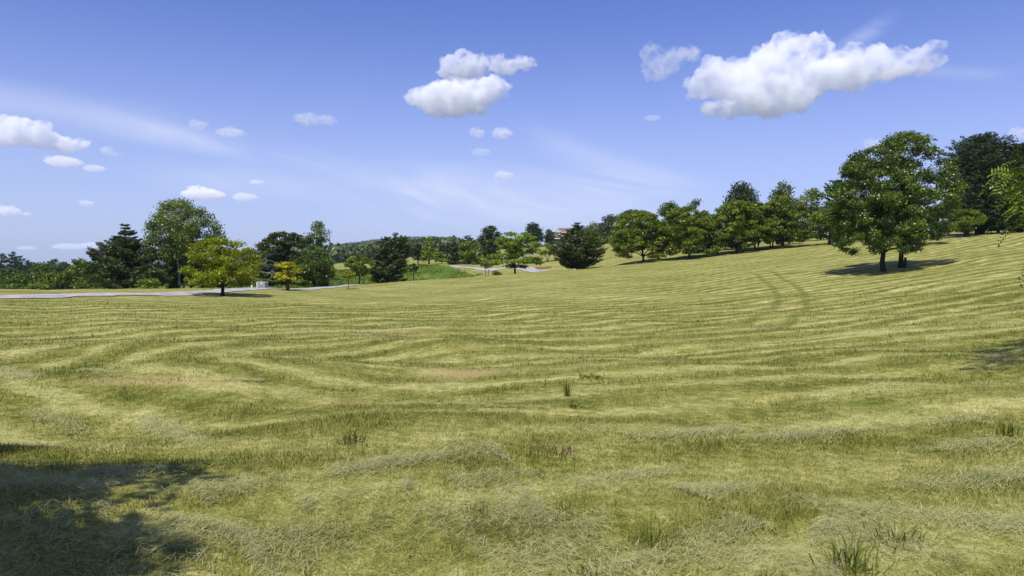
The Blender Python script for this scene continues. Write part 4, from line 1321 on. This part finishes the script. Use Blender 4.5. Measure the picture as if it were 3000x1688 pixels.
# ------------------------------------------------------------------ two trees outside the frame whose shade and bough enter it
def near_tree(label, x, y, H0, H1, R, ncl, nleaf, seed, compound, size, boughs=()):
    rg = np.random.default_rng(seed)
    z0 = float(ground_z(x, y))
    root = tag(empty('walnut_tree', (x, y, z0)), label, 'tree')
    cl = crown_points(rg, H0, H1, R, 'round', ncl, R * (.2 if compound else .16), .6)
    if len(boughs):
        wx_, wy_ = cl[:, 0] + x, cl[:, 1] + y
        if compound:
            cl = cl[(wx_ - .705 * wy_) / 1.22 > cl[:, 3] * 1.15 + .12]        # this crown ends just beyond the edge of the view
        cl = np.concatenate([cl, np.array(boughs, float) - np.array([x, y, z0, 0])])
    c, dr, nr, ln, wd, ti = crown_leaves(rg, cl, nleaf, .55, size, .4, .7, .4, .45, -.15)
    if compound:
        k = 13
        m = len(c)
        s_ = np.linspace(0, 1, k)
        sideg = np.where(np.arange(k) % 2 == 0, 1.0, -1.0)
        side = unit(np.cross(nr, dr))
        dr = unit(dr)
        Lr = (.34 * rg.uniform(.7, 1.2, m))[:, None, None]
        base = c[:, None] + dr[:, None] * Lr * s_[None, :, None]
        base[:, :, 2] -= (Lr[:, :, 0] * .5) * s_[None] ** 2
        d2 = side[:, None] * sideg[None, :, None] * .9 + dr[:, None] * .55 + np.array([0, 0, -.25])
        lf = (.105 * rg.uniform(.8, 1.2, (m, k)))
        cc = base + unit(d2) * lf[..., None] * .5
        nn = nr[:, None] + rg.normal(0, .2, (m, k, 3))
        leaf_cards('crown', cc.reshape(-1, 3), d2.reshape(-1, 3), nn.reshape(-1, 3), lf.ravel(), lf.ravel() * .33, LEAF['bright'], root, np.clip(np.repeat(ti, k) + rg.normal(0, .1, m * k), 0, 1))
    else:
        leaf_cards('crown', c, dr, nr, ln, wd * 1.6, LEAF['olive'], root, ti)
    paths = [(bent(rg, (0, 0, -.2), (0, 0, H1 * .7), 8, 0, .02), np.linspace(.2, .05, 8))]
    for e in cl[rg.permutation(len(cl))[:26]]:
        paths.append((bent(rg, (0, 0, H0 * .6 + rg.uniform(.2, .5) * (H1 - H0)), e[:3], 6, .08, .05), np.linspace(.06, .012, 6)))
    tubes('trunk', paths, BARK, root)
    return root


bl = []
for px, py, D, rc in [(2968, 522, 14.2, .36), (3000, 505, 14.0, .45), (2985, 560, 14.4, .32), (3012, 610, 14.2, .36), (3008, 655, 14.5, .25), (3020, 768, 14.4, .18), (3040, 560, 14, .55), (3070, 470, 14.0, .45)]:
    q = P(px, py, D)
    bl.append((q[0], q[1], q[2], rc))
for k_ in range(22):                                  # upper boughs, above the view, that throw the shade at the right edge
    yy_ = 9.5 + 1.9 * (k_ * .618 % 1)
    bl.append((.705 * yy_ + .3 + 2.2 * (k_ * .71 % 1), yy_, 6.7 + .8 * (k_ * .43 % 1), .38 + .2 * (k_ * .37 % 1)))
near_tree('walnut tree with feathery bright leaves reaching in from the right edge', 13.5, 11.7, 1.9, 7.5, 4.7, 80, 5600, 201, True, .2, bl)
near_tree('leafy tree beyond the left edge throwing shade on the near grass', -8.2, 0.75, 2.0, 9.5, 4.6, 90, 30000, 202, False, .2,
          [(-4.3, 2.9, 3.6, .7), (-3.6, 2.3, 3.4, .55), (-5.0, 3.4, 3.8, .8), (-3.9, 1.9, 3.3, .6), (-4.9, 2.2, 3.6, .8), (-3.3, 2.6, 3.2, .35), (-5.8, 3.0, 3.8, .8)])

# ------------------------------------------------------------------ clouds: closed bodies filled with even vapour
CLOUD_MATS = {}


def cloud_mat(dens):
    if dens not in CLOUD_MATS:
        m, g, out = new_mat('cloud_vapour')
        pv = g.n('ShaderNodeVolumePrincipled')
        pv.inputs['Color'].default_value = (1, 1, 1, 1)
        tcn = g.n('ShaderNodeTexCoord')
        nz = g.noise(tcn.outputs['Object'], 1.5, 4.0, 0.62, 0.4)
        g.put(pv.inputs['Density'], g.math('MULTIPLY', g.smooth(nz, 0.34, 0.68), dens * 1.8))
        m.cycles.volume_step_rate = 0.14
        pv.inputs['Anisotropy'].default_value = 0.0
        m.node_tree.links.new(pv.outputs[0], out.inputs['Volume'])
        CLOUD_MATS[dens] = m
    return CLOUD_MATS[dens]


ICO = None


def ico():
    global ICO
    if ICO is None:
        import bmesh
        bm = bmesh.new()
        bmesh.ops.create_icosphere(bm, subdivisions=3, radius=1.0)
        bm.verts.ensure_lookup_table()
        ICO = (np.array([v.co[:] for v in bm.verts]), np.array([[v.index for v in f.verts] for f in bm.faces]))
        bm.free()
    return ICO


TEX = {}


def cloud_tex(scale):
    if scale not in TEX:
        t = bpy.data.textures.new('billow', 'CLOUDS')
        t.noise_scale = scale
        t.noise_depth = 4
        t.noise_basis = 'ORIGINAL_PERLIN'
        TEX[scale] = t
    return TEX[scale]


def cloud(label, blobs, base_py, tau, voxel=3.0, rough=1.0, seed=0, group=None, thick=0.7):
    """blobs: (px, py, half width, half height) on the photo; the cloud floats at the distance where its base is 1200 m up"""
    rg = np.random.default_rng(900 + seed)
    el_ = max((790 - base_py) / FPX, 0.042)
    D = min(1250 / el_, 30000)
    b = np.array(blobs, float)
    cx_, cy_ = b[:, 0].mean(), b[:, 1].mean()
    c = P(cx_, cy_, D)
    rmax = b[:, 3].max()
    sc = D / FPX * rmax
    iv, fi = ico()
    vs, fs, base = [], [], 0
    for px, py, rx, ry in blobs:
        sub = [(px, py, rx, ry, 0)]
        for _ in range(int(4 + rx / 8)):
            a = rg.uniform(0, 2 * math.pi)
            q = rg.uniform(.5, .95)
            f = rg.uniform(.22, .45)
            sub.append((px + rx * q * math.cos(a), py - ry * q * abs(math.sin(a)) * (1 if rg.uniform() < .8 else -.5), min(rx, ry * 1.6) * f * 1.3, ry * f * 1.2, rg.uniform(-.5, .5) * rx * thick))
        for x, y, r1, r2, dy in sub:
            v = iv * np.array([r1, max(r1, r2) * thick, r2]) + np.array([x - cx_, dy, cy_ - y])
            vs.append(v / rmax)
            fs.append(fi + base)
            base += len(iv)
    o = mesh_np('cloud', np.concatenate(vs), [np.concatenate(fs)], cloud_mat(round(0.7 * tau / (2 * sc), 6)))
    o.location = c
    o.rotation_euler.z = -math.atan2(c[0], c[1])
    o.scale = (sc, sc, sc)
    r = o.modifiers.new('remesh', 'REMESH')
    r.mode = 'VOXEL'
    r.voxel_size = voxel / rmax
    for k_, amp in ((0.9, 0.8), (0.33, 0.6), (0.13, 0.3)):
        dm = o.modifiers.new('billow', 'DISPLACE')
        dm.texture = cloud_tex(k_)
        dm.texture_coords = 'GLOBAL' if False else 'LOCAL'
        dm.strength = amp * rough
        dm.mid_level = 0.5
    r2 = o.modifiers.new('remesh', 'REMESH')
    r2.mode = 'VOXEL'
    r2.voxel_size = voxel / rmax
    r2.use_smooth_shade = True
    return tag(o, label, 'cloud', group)


cloud('largest white cumulus cloud, high on the right with a flat grey base', [(2290, 185, 105, 70), (2190, 215, 110, 55), (2390, 165, 55, 50), (2100, 228, 75, 45), (2060, 235, 40, 30), (2270, 262, 140, 50), (2150, 300, 90, 28), (2270, 303, 110, 28), (2450, 225, 115, 52), (2550, 212, 95, 44), (2630, 212, 60, 36), (2685, 202, 36, 30)], 330, 5.74, 3.2, 1.16, 1)
cloud('ragged pale cloud lobe left of the largest cumulus', [(1925, 195, 40, 42), (1990, 165, 50, 26), (1905, 150, 24, 18), (1960, 190, 40, 22)], 240, 1.46, 3.0, 2.03, 2)
cloud('bright two-part cumulus cloud near the top centre, lower half', [(1325, 283, 105, 42), (1415, 262, 62, 40), (1228, 288, 38, 28), (1350, 318, 75, 20), (1290, 322, 50, 18)], 345, 5.10, 2.8, 1.16, 3)
cloud('rounded upper puff of the two-part cumulus near the top centre', [(1365, 192, 55, 40), (1330, 208, 45, 28), (1402, 200, 35, 30)], 235, 3.82, 2.8, 1.16, 4)
cloud('small bright puff right of the upper cumulus puff', [(1480, 195, 45, 24), (1530, 185, 36, 22), (1455, 178, 20, 18)], 230, 2.24, 2.6, 1.86, 5)
cloud('left one of two small puffs beneath the centre cumulus', [(1400, 390, 24, 14)], 405, 1.23, 1.9, 2.03, 6)
cloud('right one of two small puffs beneath the centre cumulus', [(1472, 392, 30, 15)], 405, 1.68, 1.9, 2.03, 7)
cloud('faint lone puff below the two small puffs', [(1410, 446, 26, 12)], 458, 0.67, 1.9, 2.03, 8)
cloud('little bright cloud above the horizon in the middle', [(1476, 514, 26, 13)], 528, 1.57, 1.9, 2.20, 9)
cloud('white cumulus cut off by the left edge of the sky', [(60, 392, 75, 38), (25, 372, 45, 26), (110, 402, 60, 28), (175, 420, 50, 22), (226, 412, 14, 18), (0, 410, 60, 28)], 442, 5.10, 2.4, 1.16, 10)
cloud('flat white cloud under the left edge cumulus', [(186, 474, 50, 15)], 490, 2.24, 1.9, 2.03, 11)
cloud('small flat cloud right of the flat white one', [(276, 494, 30, 10)], 504, 1.46, 1.9, 2.03, 12)
cloud('small puff with a slanting tail right of the left cumulus', [(315, 442, 18, 13), (334, 452, 16, 7)], 460, 1.12, 1.9, 2.20, 13)
cloud('faint round puff, left of three in the upper left sky', [(582, 366, 28, 14)], 380, 0.78, 1.9, 2.20, 14)
cloud('thin flat puff, middle of three in the upper left sky', [(676, 388, 42, 13)], 400, 0.84, 1.9, 2.20, 15)
cloud('wispy puff, right of three in the upper left sky', [(900, 350, 38, 17), (955, 350, 28, 15)], 370, 0.84, 1.9, 2.36, 16)
cloud('white flat-based cloud above the tall birch', [(595, 570, 62, 17), (580, 560, 24, 14)], 587, 3.82, 1.8, 1.27, 17)
cloud('smaller flat-based cloud just right of the one above the birch', [(718, 578, 35, 12)], 590, 1.96, 1.7, 2.03, 18)
cloud('tiny white cloud above the smaller flat-based cloud', [(752, 534, 22, 7)], 541, 1.40, 1.5, 2.03, 19)
cloud('small white puff over the left hedgerow', [(254, 596, 19, 9)], 605, 1.68, 1.5, 2.03, 20)
cloud('low white cloud at the left edge above the pines', [(25, 620, 38, 15), (62, 627, 22, 7)], 634, 3.00, 1.8, 1.51, 21)
cloud('long low cloud bank close to the horizon left of the cedar', [(205, 724, 44, 9), (262, 720, 34, 10)], 732, 1.96, 1.5, 1.86, 22)
cloud('tiny cloud near the horizon left of the long low bank', [(78, 727, 26, 6)], 733, 1.40, 1.5, 2.03, 23)
cloud('soft pale puff just left of the big trees', [(2562, 420, 30, 14)], 436, 0.73, 1.9, 2.20, 24)
cloud('soft pale puff at the right edge above the dark evergreens', [(2990, 390, 32, 16)], 408, 0.90, 1.9, 2.20, 25)
cloud('faint small smudge of cloud below the largest cumulus', [(1912, 346, 26, 8)], 356, 0.50, 1.9, 2.03, 26)


# ------------------------------------------------------------------ the air between: one box of thin even haze
hm, hg, hout = new_mat('haze_air')
hv = hg.n('ShaderNodeVolumePrincipled')
hv.inputs['Color'].default_value = (0.66, 0.82, 1.0, 1)
hv.inputs['Density'].default_value = 0.00008
hv.inputs['Anisotropy'].default_value = 0.0
hm.node_tree.links.new(hv.outputs[0], hout.inputs['Volume'])
bv, bf = box_v(-7050, 7050, -7050, 7050, -140.0, 190.0)
tag(mesh_np('haze', bv, [bf], hm), kind='stuff')
